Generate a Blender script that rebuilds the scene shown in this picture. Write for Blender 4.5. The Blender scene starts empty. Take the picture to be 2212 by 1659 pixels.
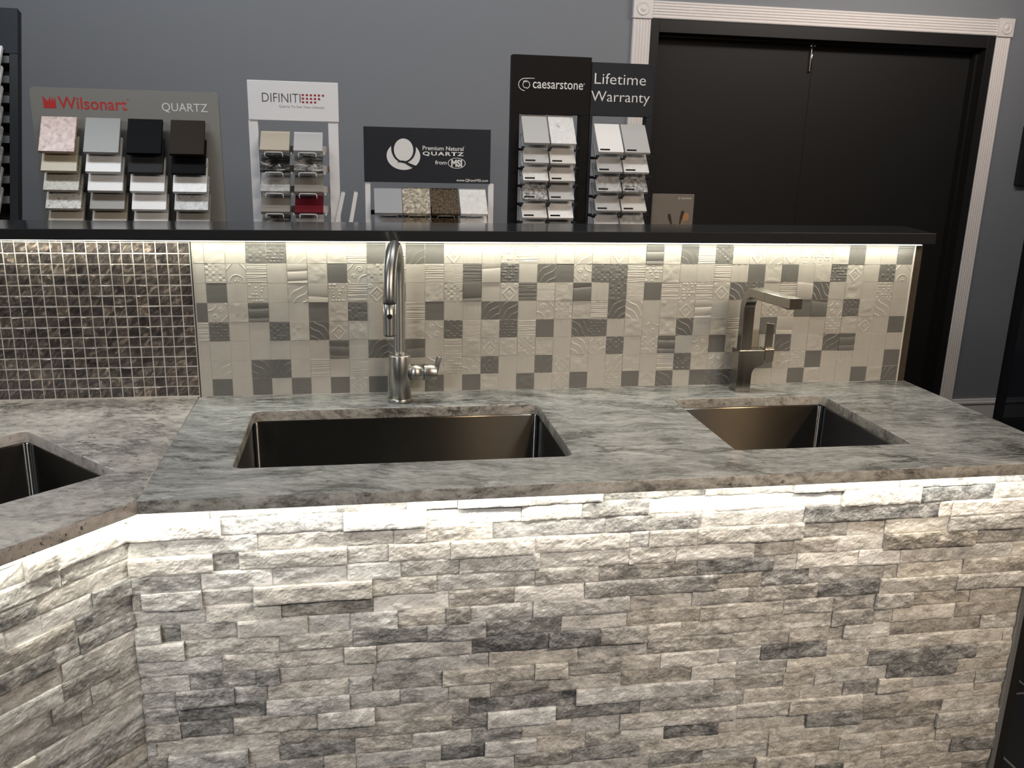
import bpy, bmesh, math, random
import numpy as np
from mathutils import Vector, Matrix

SC = bpy.context.scene
COL = SC.collection

# ------------------------------------------------------------------ camera
cam = bpy.data.cameras.new('camera')
cam.sensor_width = 36.0
cam.lens = 36.0 * 1883.8 / 2212.0
cam.clip_start = 0.02
co = bpy.data.objects.new('camera', cam)
COL.objects.link(co)
RX = Vector((0.98513370, -0.17013187, 0.02380616))
RY = Vector((-0.02183029, -0.26143310, -0.96497470))
RZ = Vector((0.17039667, 0.95010940, -0.26126059))
mw = Matrix.Identity(4)
for i in range(3):
    mw[i][0] = RX[i]; mw[i][1] = -RY[i]; mw[i][2] = -RZ[i]
mw[0][3], mw[1][3], mw[2][3] = 0.43621, -2.32037, 0.65369
co.matrix_world = mw
SC.camera = co

# ------------------------------------------------------------------ view, world, lights
SC.view_settings.view_transform = 'Standard'
SC.view_settings.look = 'None'
SC.view_settings.exposure = 0.0
SC.view_settings.gamma = 1.0
SC.view_settings.use_curve_mapping = False

w = bpy.data.worlds.new('showroom_ambience'); SC.world = w
w.use_nodes = True
bg = w.node_tree.nodes['Background']
bg.inputs[0].default_value = (0.80, 0.88, 1.0, 1)
bg.inputs[1].default_value = 0.10


def area(name, loc, target, sx, sy, power, color, spread=math.pi):
    l = bpy.data.lights.new(name, 'AREA')
    l.shape = 'RECTANGLE'; l.size = sx; l.size_y = sy
    l.energy = power; l.color = color; l.spread = spread
    o = bpy.data.objects.new(name, l); COL.objects.link(o)
    o.location = loc
    d = Vector(target) - Vector(loc)
    o.rotation_euler = d.to_track_quat('-Z', 'Y').to_euler()
    return o


# showroom ceiling lights, plus added fills and wall washes (ceiling is at z = 1.83, above the frame)
area('ceiling_and_fill_light', (-0.5, 0.10, 1.80), (-0.4, 0.9, 0.5), 1.2, 0.3, 15, (0.90, 0.95, 1.0))
area('ceiling_and_fill_light', (1.2, 0.10, 1.80), (1.15, 0.9, 0.5), 1.2, 0.3, 15, (0.98, 0.97, 0.95))
area('ceiling_and_fill_light', (-1.25, -3.0, 1.80), (0.2, -0.65, -0.45), 1.0, 0.6, 15, (0.96, 0.97, 1.0), 1.25)  # added front fill, beam narrowed to brighten the stone base
area('ceiling_and_fill_light', (2.05, -3.0, 1.80), (1.3, -0.65, -0.45), 0.8, 0.6, 16, (1.0, 0.97, 0.92), 1.25)  # second added fill, from the right, also narrowed onto the stone
area('ceiling_and_fill_light', (3.1, 0.9, 1.80), (3.1, 2.1, 0.9), 1.4, 0.2, 24, (1.0, 0.91, 0.84))  # added wash that brightens the door trim and right wall
area('ceiling_and_fill_light', (0.2, 1.2, 1.80), (0.2, 2.1, 1.1), 3.4, 0.2, 13, (0.95, 0.97, 1.0))  # added wash, makes the back wall brighter at the top
# warm track lamps in front of the island
area('track_spot_light', (2.75, -2.5, 1.70), (1.6, -0.3, -0.1), 0.14, 0.14, 4.5, (1.0, 0.66, 0.36), 1.5)
area('track_spot_light', (1.25, -2.6, 1.75), (1.1, -0.3, -0.1), 0.14, 0.14, 2.6, (1.0, 0.68, 0.40), 1.5)
# added warm washers: light the unseen wall so steel and ledge reflect it
area('added_wall_wash_light', (1.7, -3.75, 1.78), (1.7, -4.2, 0.3), 0.3, 0.1, 6, (1.0, 0.66, 0.34))
area('added_wall_wash_light', (4.3, -3.75, 1.78), (4.3, -4.2, 0.3), 0.6, 0.1, 11, (1.0, 0.66, 0.34))
# LED tape: under the ledge, and under the counter edge
area('led_tape_light', (0.36, -0.030, 0.4105), (0.36, -0.030, 0.0), 3.36, 0.006, 4.0, (1.0, 0.97, 0.80))
area('led_tape_light', (1.00, -0.672, -0.0335), (1.00, -0.655, -0.5), 2.02, 0.006, 3.6, (1.0, 0.97, 0.88))

# ------------------------------------------------------------------ helpers
BASE = {}


def link(o):
    COL.objects.link(o); return o


def thing(name, label, cat, loc, group=None):
    o = bpy.data.objects.new(name, None); link(o)
    o.empty_display_size = 0.05
    o.location = loc; BASE[o.name] = Vector(loc)
    o['label'] = label; o['category'] = cat
    if group: o['group'] = group
    return o


def structure(name, label, loc=(0, 0, 0), cat='room'):
    o = thing(name, label, cat, loc)
    o['kind'] = 'structure'
    return o


class MB:
    def __init__(s):
        s.bm = bmesh.new()

    def _add(s, verts, faces, mi=0, smooth=False):
        vs = [s.bm.verts.new(v) for v in verts]
        for f in faces:
            try:
                ff = s.bm.faces.new([vs[i] for i in f])
                ff.material_index = mi; ff.smooth = smooth
            except ValueError:
                pass
        return vs

    def box(s, x0, x1, y0, y1, z0, z1, bev=0.0, mi=0, M=None, seg=2):
        b = bmesh.new()
        vs = [b.verts.new((x, y, z)) for x in (x0, x1) for y in (y0, y1) for z in (z0, z1)]
        for f in ((0, 1, 3, 2), (4, 6, 7, 5), (0, 4, 5, 1), (2, 3, 7, 6), (0, 2, 6, 4), (1, 5, 7, 3)):
            b.faces.new([vs[i] for i in f])
        if bev:
            bmesh.ops.bevel(b, geom=list(b.edges), offset=bev, segments=seg, profile=0.5, affect='EDGES')
        s.merge(b, M, mi)
        return s

    def merge(s, b, M=None, mi=0, smooth=None):
        bmesh.ops.recalc_face_normals(b, faces=list(b.faces))
        mp = {}
        for v in b.verts:
            c = v.co if M is None else M @ v.co
            mp[v] = s.bm.verts.new(c)
        for f in b.faces:
            try:
                nf = s.bm.faces.new([mp[v] for v in f.verts])
                nf.material_index = mi
                nf.smooth = f.smooth if smooth is None else smooth
            except ValueError:
                pass
        b.free()

    def cyl(s, p0, p1, r0, r1=None, n=32, caps=True, mi=0, bev=0.0):
        r1 = r0 if r1 is None else r1
        p0 = Vector(p0); p1 = Vector(p1)
        ax = (p1 - p0); L = ax.length; ax.normalize()
        prof = [(0, r0), (L, r1)]
        if bev:
            prof = [(0, r0 - bev), (bev * .3, r0 - bev * .3), (bev, r0), (L - bev, r1), (L - bev * .3, r1 - bev * .3), (L, r1 - bev)]
        s.lathe(p0, ax, prof, n, caps, mi)
        return s

    def lathe(s, p0, ax, prof, n=32, caps=True, mi=0):
        ax = Vector(ax).normalized(); p0 = Vector(p0)
        u = ax.orthogonal().normalized(); v = ax.cross(u)
        rings = []
        for (t, r) in prof:
            rings.append([s.bm.verts.new(p0 + ax * t + (u * math.cos(a) + v * math.sin(a)) * r)
                          for a in [2 * math.pi * k / n for k in range(n)]])
        for a, b in zip(rings[:-1], rings[1:]):
            for k in range(n):
                f = s.bm.faces.new((a[k], a[(k + 1) % n], b[(k + 1) % n], b[k])); f.smooth = True; f.material_index = mi
        if caps:
            f = s.bm.faces.new(rings[0][::-1]); f.material_index = mi
            f = s.bm.faces.new(rings[-1]); f.material_index = mi
        return s

    def sweep(s, path, prof, up, caps=True, mi=0, smooth=True):
        """profile (a,b) pairs swept along path; a along side vector, b along the local normal."""
        path = [Vector(p) for p in path]; up = Vector(up)
        rings = []
        for i, p in enumerate(path):
            t = (path[min(i + 1, len(path) - 1)] - path[max(i - 1, 0)]).normalized()
            side = up.normalized(); nrm = t.cross(side).normalized()
            rings.append([s.bm.verts.new(p + side * a + nrm * b) for a, b in prof])
        n = len(prof)
        for a, b in zip(rings[:-1], rings[1:]):
            for k in range(n):
                f = s.bm.faces.new((a[k], a[(k + 1) % n], b[(k + 1) % n], b[k])); f.smooth = smooth; f.material_index = mi
        if caps:
            s.bm.faces.new(rings[0][::-1]).material_index = mi
            s.bm.faces.new(rings[-1]).material_index = mi
        return s

    def prism(s, pts, y0, y1, plane='XZ', mi=0, bev=0.0, M=None):
        """extruded polygon: pts in the plane, from y0 to y1 along the plane normal."""
        b = bmesh.new()
        def P(a, c, d):
            if plane == 'XZ': return (a, d, c)
            if plane == 'YZ': return (d, a, c)
            return (a, c, d)
        A = [b.verts.new(P(a, c, y0)) for a, c in pts]
        B = [b.verts.new(P(a, c, y1)) for a, c in pts]
        b.faces.new(A); b.faces.new(B[::-1])
        n = len(pts)
        for k in range(n):
            b.faces.new((A[k], B[k], B[(k + 1) % n], A[(k + 1) % n]))
        if bev:
            es = [e for e in b.edges if (e.verts[0] in A) == (e.verts[1] in A)]
            bmesh.ops.bevel(b, geom=es, offset=bev, segments=2, profile=0.5, affect='EDGES')
        s.merge(b, M, mi)
        return s


def bake(name, mb, mat, parent=None, loc=(0, 0, 0)):
    bm = mb.bm
    base = BASE[parent.name] if parent is not None else Vector(loc)
    bmesh.ops.translate(bm, verts=list(bm.verts), vec=-base)
    bmesh.ops.recalc_face_normals(bm, faces=list(bm.faces))
    me = bpy.data.meshes.new(name); bm.to_mesh(me); bm.free()
    for m in (mat if isinstance(mat, (list, tuple)) else [mat]): me.materials.append(m)
    o = bpy.data.objects.new(name, me); link(o)
    if parent is not None:
        o.parent = parent
    else:
        o.location = base
    BASE[o.name] = base
    return o


def tag(o, label, cat, group=None, kind=None):
    o['label'] = label; o['category'] = cat
    if group: o['group'] = group
    if kind: o['kind'] = kind
    return o


def mesh_np(name, V, F, mats, mi=None, smooth=False, attr=None, parent=None, loc=(0, 0, 0)):
    """mesh from numpy arrays of vertices and quads, optional point colour attribute."""
    base = BASE[parent.name] if parent is not None else Vector(loc)
    V = V - np.array(base)
    me = bpy.data.meshes.new(name)
    me.vertices.add(len(V)); me.vertices.foreach_set('co', V.astype(np.float32).ravel())
    nf = len(F)
    me.loops.add(nf * 4); me.loops.foreach_set('vertex_index', F.astype(np.int32).ravel())
    me.polygons.add(nf)
    me.polygons.foreach_set('loop_start', np.arange(nf, dtype=np.int32) * 4)
    me.polygons.foreach_set('loop_total', np.full(nf, 4, dtype=np.int32))
    if mi is not None: me.polygons.foreach_set('material_index', np.asarray(mi, dtype=np.int32))
    me.polygons.foreach_set('use_smooth', np.full(nf, smooth, dtype=bool))
    me.update(calc_edges=True)
    if attr is not None:
        a = me.color_attributes.new('tone', 'FLOAT_COLOR', 'POINT')
        a.data.foreach_set('color', attr.astype(np.float32).ravel())
    for m in mats: me.materials.append(m)
    o = bpy.data.objects.new(name, me); link(o)
    if parent is not None: o.parent = parent
    else: o.location = base
    BASE[o.name] = base
    return o


# ------------------------------------------------------------------ materials
def new_mat(name):
    m = bpy.data.materials.new(name); m.use_nodes = True
    nt = m.node_tree; b = nt.nodes['Principled BSDF']
    return m, nt, b


def N(nt, t, **kw):
    n = nt.nodes.new(t)
    for k, v in kw.items(): setattr(n, k, v)
    return n


def ramp(nt, stops, interp='LINEAR'):
    r = N(nt, 'ShaderNodeValToRGB'); cr = r.color_ramp; cr.interpolation = interp
    while len(cr.elements) < len(stops): cr.elements.new(0.5)
    for e, (p, c) in zip(cr.elements, stops):
        e.position = p; e.color = (c[0], c[1], c[2], 1)
    return r


def noise(nt, vec, scale, detail=4, rough=0.55, dist=0.0):
    n = N(nt, 'ShaderNodeTexNoise')
    n.inputs['Scale'].default_value = scale; n.inputs['Detail'].default_value = detail
    n.inputs['Roughness'].default_value = rough; n.inputs['Distortion'].default_value = dist
    if vec is not None: nt.links.new(vec, n.inputs['Vector'])
    return n


def plain(name, col, rough=0.5, metal=0.0, bump=0.0, bscale=300, var=0.0, spec=0.5):
    m, nt, b = new_mat(name)
    b.inputs['Base Color'].default_value = (*col, 1)
    b.inputs['Roughness'].default_value = rough
    b.inputs['Metallic'].default_value = metal
    b.inputs['Specular IOR Level'].default_value = spec
    tc = N(nt, 'ShaderNodeTexCoord')
    n = noise(nt, tc.outputs['Object'], bscale, 3)
    if var:
        r = ramp(nt, [(0.3, [c * (1 - var) for c in col]), (0.7, [min(1, c * (1 + var)) for c in col])])
        nt.links.new(n.outputs['Fac'], r.inputs['Fac']); nt.links.new(r.outputs['Color'], b.inputs['Base Color'])
    if bump:
        bp = N(nt, 'ShaderNodeBump'); bp.inputs['Strength'].default_value = bump; bp.inputs['Distance'].default_value = 0.001
        nt.links.new(n.outputs['Fac'], bp.inputs['Height']); nt.links.new(bp.outputs['Normal'], b.inputs['Normal'])
    return m


def brushed(name, col, rough, axis_scale):
    m, nt, b = new_mat(name)
    b.inputs['Metallic'].default_value = 1.0
    tc = N(nt, 'ShaderNodeTexCoord'); mp = N(nt, 'ShaderNodeMapping')
    mp.inputs['Scale'].default_value = axis_scale
    nt.links.new(tc.outputs['Object'], mp.inputs['Vector'])
    n = noise(nt, mp.outputs['Vector'], 40, 5, 0.7)
    r = ramp(nt, [(0.25, [c * 0.8 for c in col]), (0.75, col)])
    nt.links.new(n.outputs['Fac'], r.inputs['Fac']); nt.links.new(r.outputs['Color'], b.inputs['Base Color'])
    mr = N(nt, 'ShaderNodeMapRange'); mr.inputs['To Min'].default_value = rough * 0.8; mr.inputs['To Max'].default_value = rough * 1.25
    nt.links.new(n.outputs['Fac'], mr.inputs['Value']); nt.links.new(mr.outputs['Result'], b.inputs['Roughness'])
    return m


def granite(name, stops, scale, dark, vein_amt, fleck_scale, fleck_amt, rough=0.2):
    """streaky stone: warped stretched noise for the body, thin ridged veins in patches, small dark flecks."""
    m, nt, b = new_mat(name)
    L = nt.links.new
    tc = N(nt, 'ShaderNodeTexCoord')
    rot = N(nt, 'ShaderNodeMapping'); rot.inputs['Rotation'].default_value = (0, 0, 0.16)
    L(tc.outputs['Object'], rot.inputs['Vector'])
    wob = noise(nt, rot.outputs['Vector'], 3.0, 3, 0.5)
    sub = N(nt, 'ShaderNodeVectorMath', operation='SUBTRACT'); sub.inputs[1].default_value = (0.5, 0.5, 0.5)
    L(wob.outputs['Color'], sub.inputs[0])
    scl = N(nt, 'ShaderNodeVectorMath', operation='MULTIPLY'); scl.inputs[1].default_value = (0.10, 0.16, 0.16)
    L(sub.outputs[0], scl.inputs[0])
    add = N(nt, 'ShaderNodeVectorMath', operation='ADD')
    L(rot.outputs['Vector'], add.inputs[0]); L(scl.outputs[0], add.inputs[1])
    mp = N(nt, 'ShaderNodeMapping'); mp.inputs['Scale'].default_value = scale
    L(add.outputs[0], mp.inputs['Vector'])
    n1 = noise(nt, mp.outputs['Vector'], 1.6, 12, 0.68, 0.25)
    fine = noise(nt, mp.outputs['Vector'], 9.0, 6, 0.75, 0.4)
    mxf = N(nt, 'ShaderNodeMix'); mxf.data_type = 'FLOAT'; mxf.inputs['Factor'].default_value = 0.46
    L(n1.outputs['Fac'], mxf.inputs[2]); L(fine.outputs['Fac'], mxf.inputs[3])
    r1 = ramp(nt, stops); L(mxf.outputs[0], r1.inputs['Fac'])
    # thin dark veins: ridge of a noise, only inside patches
    n2 = noise(nt, mp.outputs['Vector'], 0.75, 9, 0.62, 0.3)
    rv = ramp(nt, [(0.0, (0, 0, 0)), (0.455, (0, 0, 0)), (0.492, (1, 1, 1)), (0.512, (0.85, 0.85, 0.85)), (0.545, (0, 0, 0)), (1.0, (0, 0, 0))])
    L(n2.outputs['Fac'], rv.inputs['Fac'])
    pm = noise(nt, add.outputs[0], 4.2, 3, 0.5)
    rp = ramp(nt, [(0.44, (0.10, 0.10, 0.10)), (0.60, (1, 1, 1))]); L(pm.outputs['Fac'], rp.inputs['Fac'])
    gr = noise(nt, mp.outputs['Vector'], 22.0, 4, 0.7)
    rg = ramp(nt, [(0.36, (0.15, 0.15, 0.15)), (0.56, (1, 1, 1))]); L(gr.outputs['Fac'], rg.inputs['Fac'])
    m1 = N(nt, 'ShaderNodeMath', operation='MULTIPLY'); L(rv.outputs['Color'], m1.inputs[0]); L(rp.outputs['Color'], m1.inputs[1])
    m2 = N(nt, 'ShaderNodeMath', operation='MULTIPLY'); L(m1.outputs[0], m2.inputs[0]); L(rg.outputs['Color'], m2.inputs[1])
    m3 = N(nt, 'ShaderNodeMath', operation='MULTIPLY'); L(m2.outputs[0], m3.inputs[0]); m3.inputs[1].default_value = vein_amt
    mv = N(nt, 'ShaderNodeMixRGB'); mv.inputs['Color2'].default_value = (*dark, 1)
    L(m3.outputs[0], mv.inputs['Fac']); L(r1.outputs['Color'], mv.inputs['Color1'])
    mpf = N(nt, 'ShaderNodeMapping'); mpf.inputs['Scale'].default_value = (0.5, 1, 1)
    L(rot.outputs['Vector'], mpf.inputs['Vector'])
    n4 = noise(nt, mpf.outputs['Vector'], fleck_scale, 5, 0.75)
    r4 = ramp(nt, [(0.57, (0, 0, 0)), (0.66, (1, 1, 1))]); L(n4.outputs['Fac'], r4.inputs['Fac'])
    rq = ramp(nt, [(0.40, (0.45, 0.45, 0.45)), (0.58, (1, 1, 1))]); L(pm.outputs['Fac'], rq.inputs['Fac'])
    m4 = N(nt, 'ShaderNodeMath', operation='MULTIPLY'); L(r4.outputs['Color'], m4.inputs[0]); L(rq.outputs['Color'], m4.inputs[1])
    m5 = N(nt, 'ShaderNodeMath', operation='MULTIPLY'); L(m4.outputs[0], m5.inputs[0]); m5.inputs[1].default_value = fleck_amt
    mf = N(nt, 'ShaderNodeMixRGB'); mf.inputs['Color2'].default_value = (dark[0] * 1.3, dark[1] * 1.15, dark[2] * 1.1, 1)
    L(m5.outputs[0], mf.inputs['Fac']); L(mv.outputs['Color'], mf.inputs['Color1'])
    L(mf.outputs['Color'], b.inputs['Base Color'])
    b.inputs['Roughness'].default_value = rough
    return m


def speck(name, stops, scale, rough=0.25, stretch=(1, 1, 1), detail=3, dist=0.0):
    m, nt, b = new_mat(name)
    tc = N(nt, 'ShaderNodeTexCoord'); mp = N(nt, 'ShaderNodeMapping'); mp.inputs['Scale'].default_value = stretch
    nt.links.new(tc.outputs['Object'], mp.inputs['Vector'])
    n = noise(nt, mp.outputs['Vector'], scale, detail, 0.6, dist)
    r = ramp(nt, stops)
    nt.links.new(n.outputs['Fac'], r.inputs['Fac']); nt.links.new(r.outputs['Color'], b.inputs['Base Color'])
    b.inputs['Roughness'].default_value = rough
    return m


M_WALL = plain('grey_wall_paint', (0.215, 0.225, 0.243), 0.62, bump=0.06, bscale=500, spec=0.3)
M_CEIL = plain('ceiling_paint', (0.62, 0.62, 0.60), 0.8, bscale=200, var=0.03)
M_WHITE = plain('white_trim_paint', (0.76, 0.71, 0.68), 0.4, bscale=90, var=0.02)
M_BLACKDOOR = plain('black_door_paint', (0.0125, 0.0115, 0.0105), 0.55, bump=0.1, bscale=250, var=0.1, spec=0.3)
M_JAMB = plain('black_jamb_paint', (0.0125, 0.0115, 0.011), 0.45, bscale=250, var=0.1, spec=0.3)
M_PART = plain('dark_brown_partition_paint', (0.060, 0.046, 0.033), 0.42, bscale=80, var=0.15)
M_LEDGE = plain('charcoal_quartz', (0.026, 0.028, 0.031), 0.13, bscale=900, var=0.25)
M_STEEL = brushed('brushed_steel', (0.54, 0.53, 0.50), 0.32, (1, 1, 0.04))
M_NICKEL = brushed('brushed_nickel', (0.44, 0.42, 0.38), 0.25, (1, 1, 0.05))
M_SINK = plain('sink_steel', (0.22, 0.22, 0.215), 0.25, 1.0, bscale=120, var=0.04)
for m_, an in ((M_SINK, 1.0), (M_STEEL, 0.7)):
    nt_ = m_.node_tree; tg = nt_.nodes.new('ShaderNodeTangent'); tg.direction_type = 'RADIAL'; tg.axis = 'Z'
    pb = nt_.nodes['Principled BSDF']; pb.inputs['Anisotropic'].default_value = an; pb.inputs['Anisotropic Rotation'].default_value = 0.25
    nt_.links.new(tg.outputs[0], pb.inputs['Tangent'])
M_BLACKPL = plain('black_plastic', (0.008, 0.008, 0.009), 0.45, bscale=300, var=0.1)
M_BLACKMET = plain('black_powder_coat', (0.009, 0.010, 0.012), 0.45, bscale=500, var=0.1, spec=0.3)
M_NAVYMET = plain('charcoal_blue_print', (0.020, 0.023, 0.030), 0.5, bscale=500, var=0.06, spec=0.2)
M_BLACKPRINT = plain('black_print', (0.006, 0.006, 0.0065), 0.5, bscale=500, var=0.06, spec=0.15)
M_GREYBOARD = plain('warm_grey_board', (0.235, 0.232, 0.215), 0.42, bscale=400, var=0.03)
M_WHITEMET = plain('white_powder_coat', (0.78, 0.78, 0.80), 0.35, bscale=300, var=0.02)
M_RED = plain('red_ink', (0.52, 0.030, 0.025), 0.5, bscale=300, var=0.03)
M_DKRED = plain('dark_red_ink', (0.30, 0.012, 0.018), 0.5, bscale=300, var=0.03)
M_WINK = plain('white_ink', (0.74, 0.74, 0.74), 0.5, bscale=300, var=0.02)
M_GINK = plain('grey_ink', (0.30, 0.30, 0.31), 0.5, bscale=300, var=0.02)
M_DINK = plain('dark_ink', (0.05, 0.05, 0.055), 0.5, bscale=300, var=0.02)
M_SILVER = plain('satin_aluminium', (0.30, 0.30, 0.29), 0.4, 0.6, bscale=300, var=0.1)
M_GREYCTR = plain('dark_laminate', (0.04, 0.042, 0.045), 0.5, bscale=300, var=0.1)
M_TAN = plain('taupe_cover', (0.20, 0.175, 0.148), 0.4, bscale=300, var=0.03)
M_WOOD = plain('spoon_wood', (0.42, 0.22, 0.10), 0.5, bscale=80, var=0.1)
M_DWOOD = plain('dark_wood', (0.035, 0.020, 0.012), 0.5, bscale=80, var=0.15)
M_CHROME = plain('chrome', (0.6, 0.6, 0.6), 0.18, 1.0, bscale=100, var=0.02)
M_GROUT = plain('pale_grout', (0.60, 0.575, 0.53), 0.8, bscale=400, var=0.05)
M_TILE_C = plain('cream_ceramic', (0.415, 0.398, 0.358), 0.38, bscale=40, var=0.035)
M_TILE_G = plain('grey_ceramic', (0.138, 0.136, 0.126), 0.40, bscale=40, var=0.05)

M_BRACKET = plain('grey_bracket', (0.10, 0.11, 0.115), 0.5, bscale=300, var=0.05)

M_GRANITE = granite('green_grey_granite',
                    [(0.33, (0.052, 0.056, 0.055)), (0.42, (0.145, 0.153, 0.151)), (0.485, (0.262, 0.275, 0.270)), (0.55, (0.365, 0.378, 0.372)), (0.66, (0.55, 0.56, 0.55))],
                    (2.6, 11.0, 11.0), (0.016, 0.018, 0.016), 0.97, 95, 0.6)
M_GRANITE2 = granite('speckled_granite',
                     [(0.33, (0.060, 0.052, 0.052)), (0.42, (0.185, 0.172, 0.168)), (0.485, (0.34, 0.325, 0.31)), (0.55, (0.46, 0.445, 0.415)), (0.66, (0.60, 0.585, 0.54))],
                     (4.5, 8.0, 8.0), (0.024, 0.021, 0.021), 0.85, 50, 0.95)
M_GRANITE_E = granite('warm_lit_edge_granite',  # brown stands in for warm reflected light; lightened where front light is weak
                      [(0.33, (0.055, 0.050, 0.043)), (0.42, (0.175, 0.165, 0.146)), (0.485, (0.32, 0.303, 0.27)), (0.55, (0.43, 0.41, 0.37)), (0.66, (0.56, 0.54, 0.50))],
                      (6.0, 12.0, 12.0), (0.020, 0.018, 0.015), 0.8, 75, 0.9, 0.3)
M_GRANITE_E2 = granite('pinkish_lightened_edge_granite',  # pinkish stone, colour lightened to make up for missing front light
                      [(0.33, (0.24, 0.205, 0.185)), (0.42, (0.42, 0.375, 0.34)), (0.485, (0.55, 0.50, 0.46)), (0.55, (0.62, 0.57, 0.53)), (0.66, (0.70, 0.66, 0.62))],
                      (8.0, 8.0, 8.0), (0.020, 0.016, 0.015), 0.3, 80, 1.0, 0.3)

# floor: large dark tiles with grey joints
m, nt, b = new_mat('dark_floor_tile'); M_FLOOR = m
tc = N(nt, 'ShaderNodeTexCoord'); br = N(nt, 'ShaderNodeTexBrick')
br.offset = 0.5; br.inputs['Scale'].default_value = 1.0
br.inputs['Brick Width'].default_value = 0.61; br.inputs['Row Height'].default_value = 0.305
br.inputs['Mortar Size'].default_value = 0.004
br.inputs['Color1'].default_value = (0.010, 0.011, 0.013, 1); br.inputs['Color2'].default_value = (0.013, 0.014, 0.016, 1)
br.inputs['Mortar'].default_value = (0.16, 0.16, 0.155, 1)
nt.links.new(tc.outputs['Object'], br.inputs['Vector']); nt.links.new(br.outputs['Color'], b.inputs['Base Color'])
b.inputs['Roughness'].default_value = 0.35

# stacked stone: tone comes from each stone, mottling from noise
m, nt, b = new_mat('split_face_stone'); M_STONE = m
at = N(nt, 'ShaderNodeAttribute'); at.attribute_name = 'tone'
sep = N(nt, 'ShaderNodeSeparateColor'); nt.links.new(at.outputs['Color'], sep.inputs['Color'])
tc = N(nt, 'ShaderNodeTexCoord')
off = N(nt, 'ShaderNodeCombineXYZ')
sc_ = N(nt, 'ShaderNodeMath', operation='MULTIPLY'); sc_.inputs[1].default_value = 37.0
nt.links.new(sep.outputs['Blue'], sc_.inputs[0]); nt.links.new(sc_.outputs[0], off.inputs['X']); nt.links.new(sc_.outputs[0], off.inputs['Z'])
ad = N(nt, 'ShaderNodeVectorMath', operation='ADD')
nt.links.new(tc.outputs['Object'], ad.inputs[0]); nt.links.new(off.outputs[0], ad.inputs[1])
mp = N(nt, 'ShaderNodeMapping'); mp.inputs['Scale'].default_value = (1, 1, 1.9); mp.inputs['Rotation'].default_value = (0, 0.35, 0)
nt.links.new(ad.outputs[0], mp.inputs['Vector'])
na = noise(nt, mp.outputs['Vector'], 20, 7, 0.68, 0.5)
nb = noise(nt, mp.outputs['Vector'], 130, 6, 0.78)
mra = N(nt, 'ShaderNodeMapRange'); mra.inputs['From Min'].default_value = 0.3; mra.inputs['From Max'].default_value = 0.7
mra.inputs['To Min'].default_value = -0.31; mra.inputs['To Max'].default_value = 0.24; mra.clamp = False
nt.links.new(na.outputs['Fac'], mra.inputs['Value'])
mrb = N(nt, 'ShaderNodeMapRange'); mrb.inputs['From Min'].default_value = 0.3; mrb.inputs['From Max'].default_value = 0.7
mrb.inputs['To Min'].default_value = -0.20; mrb.inputs['To Max'].default_value = 0.20; mrb.clamp = False
nt.links.new(nb.outputs['Fac'], mrb.inputs['Value'])
s1 = N(nt, 'ShaderNodeMath', operation='ADD'); nt.links.new(mra.outputs[0], s1.inputs[0]); nt.links.new(mrb.outputs[0], s1.inputs[1])
s2 = N(nt, 'ShaderNodeMath', operation='ADD'); nt.links.new(s1.outputs[0], s2.inputs[0]); nt.links.new(sep.outputs['Red'], s2.inputs[1])
rc = ramp(nt, [(0.0, (0.028, 0.029, 0.031)), (0.2, (0.085, 0.085, 0.085)), (0.42, (0.245, 0.242, 0.236)), (0.62, (0.43, 0.425, 0.41)), (0.9, (0.69, 0.68, 0.66))])
nt.links.new(s2.outputs[0], rc.inputs['Fac'])
rw = ramp(nt, [(0.0, (0.028, 0.027, 0.026)), (0.2, (0.092, 0.086, 0.076)), (0.42, (0.26, 0.232, 0.19)), (0.62, (0.45, 0.405, 0.335)), (0.9, (0.69, 0.64, 0.55))])
nt.links.new(s2.outputs[0], rw.inputs['Fac'])
mx = N(nt, 'ShaderNodeMixRGB'); nt.links.new(sep.outputs['Green'], mx.inputs['Fac'])
nt.links.new(rc.outputs['Color'], mx.inputs['Color1']); nt.links.new(rw.outputs['Color'], mx.inputs['Color2'])
nt.links.new(mx.outputs['Color'], b.inputs['Base Color'])
b.inputs['Roughness'].default_value = 0.62
bp = N(nt, 'ShaderNodeBump'); bp.inputs['Strength'].default_value = 0.36; bp.inputs['Distance'].default_value = 0.004
nc = noise(nt, mp.outputs['Vector'], 75, 7, 0.72)
nt.links.new(nc.outputs['Fac'], bp.inputs['Height']); nt.links.new(bp.outputs['Normal'], b.inputs['Normal'])

# mother-of-pearl mosaic
m, nt, b = new_mat('brown_shell_mosaic'); M_SHELL = m
at = N(nt, 'ShaderNodeAttribute'); at.attribute_name = 'tone'
sep = N(nt, 'ShaderNodeSeparateColor'); nt.links.new(at.outputs['Color'], sep.inputs['Color'])
tc = N(nt, 'ShaderNodeTexCoord')
cmb = N(nt, 'ShaderNodeCombineXYZ')
k1 = N(nt, 'ShaderNodeMath', operation='MULTIPLY'); k1.inputs[1].default_value = 23.0
nt.links.new(sep.outputs['Blue'], k1.inputs[0]); nt.links.new(k1.outputs[0], cmb.inputs['Y'])
ad = N(nt, 'ShaderNodeVectorMath', operation='ADD')
nt.links.new(tc.outputs['Object'], ad.inputs[0]); nt.links.new(cmb.outputs[0], ad.inputs[1])
mr_ = N(nt, 'ShaderNodeMapping'); mr_.inputs['Rotation'].default_value = (0, 0.85, 0)
nt.links.new(ad.outputs[0], mr_.inputs['Vector'])
mp = N(nt, 'ShaderNodeMapping'); mp.inputs['Scale'].default_value = (1, 1, 2.2)
nt.links.new(mr_.outputs['Vector'], mp.inputs['Vector'])
nn = noise(nt, mp.outputs['Vector'], 30, 3, 0.55, 1.6)
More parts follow.
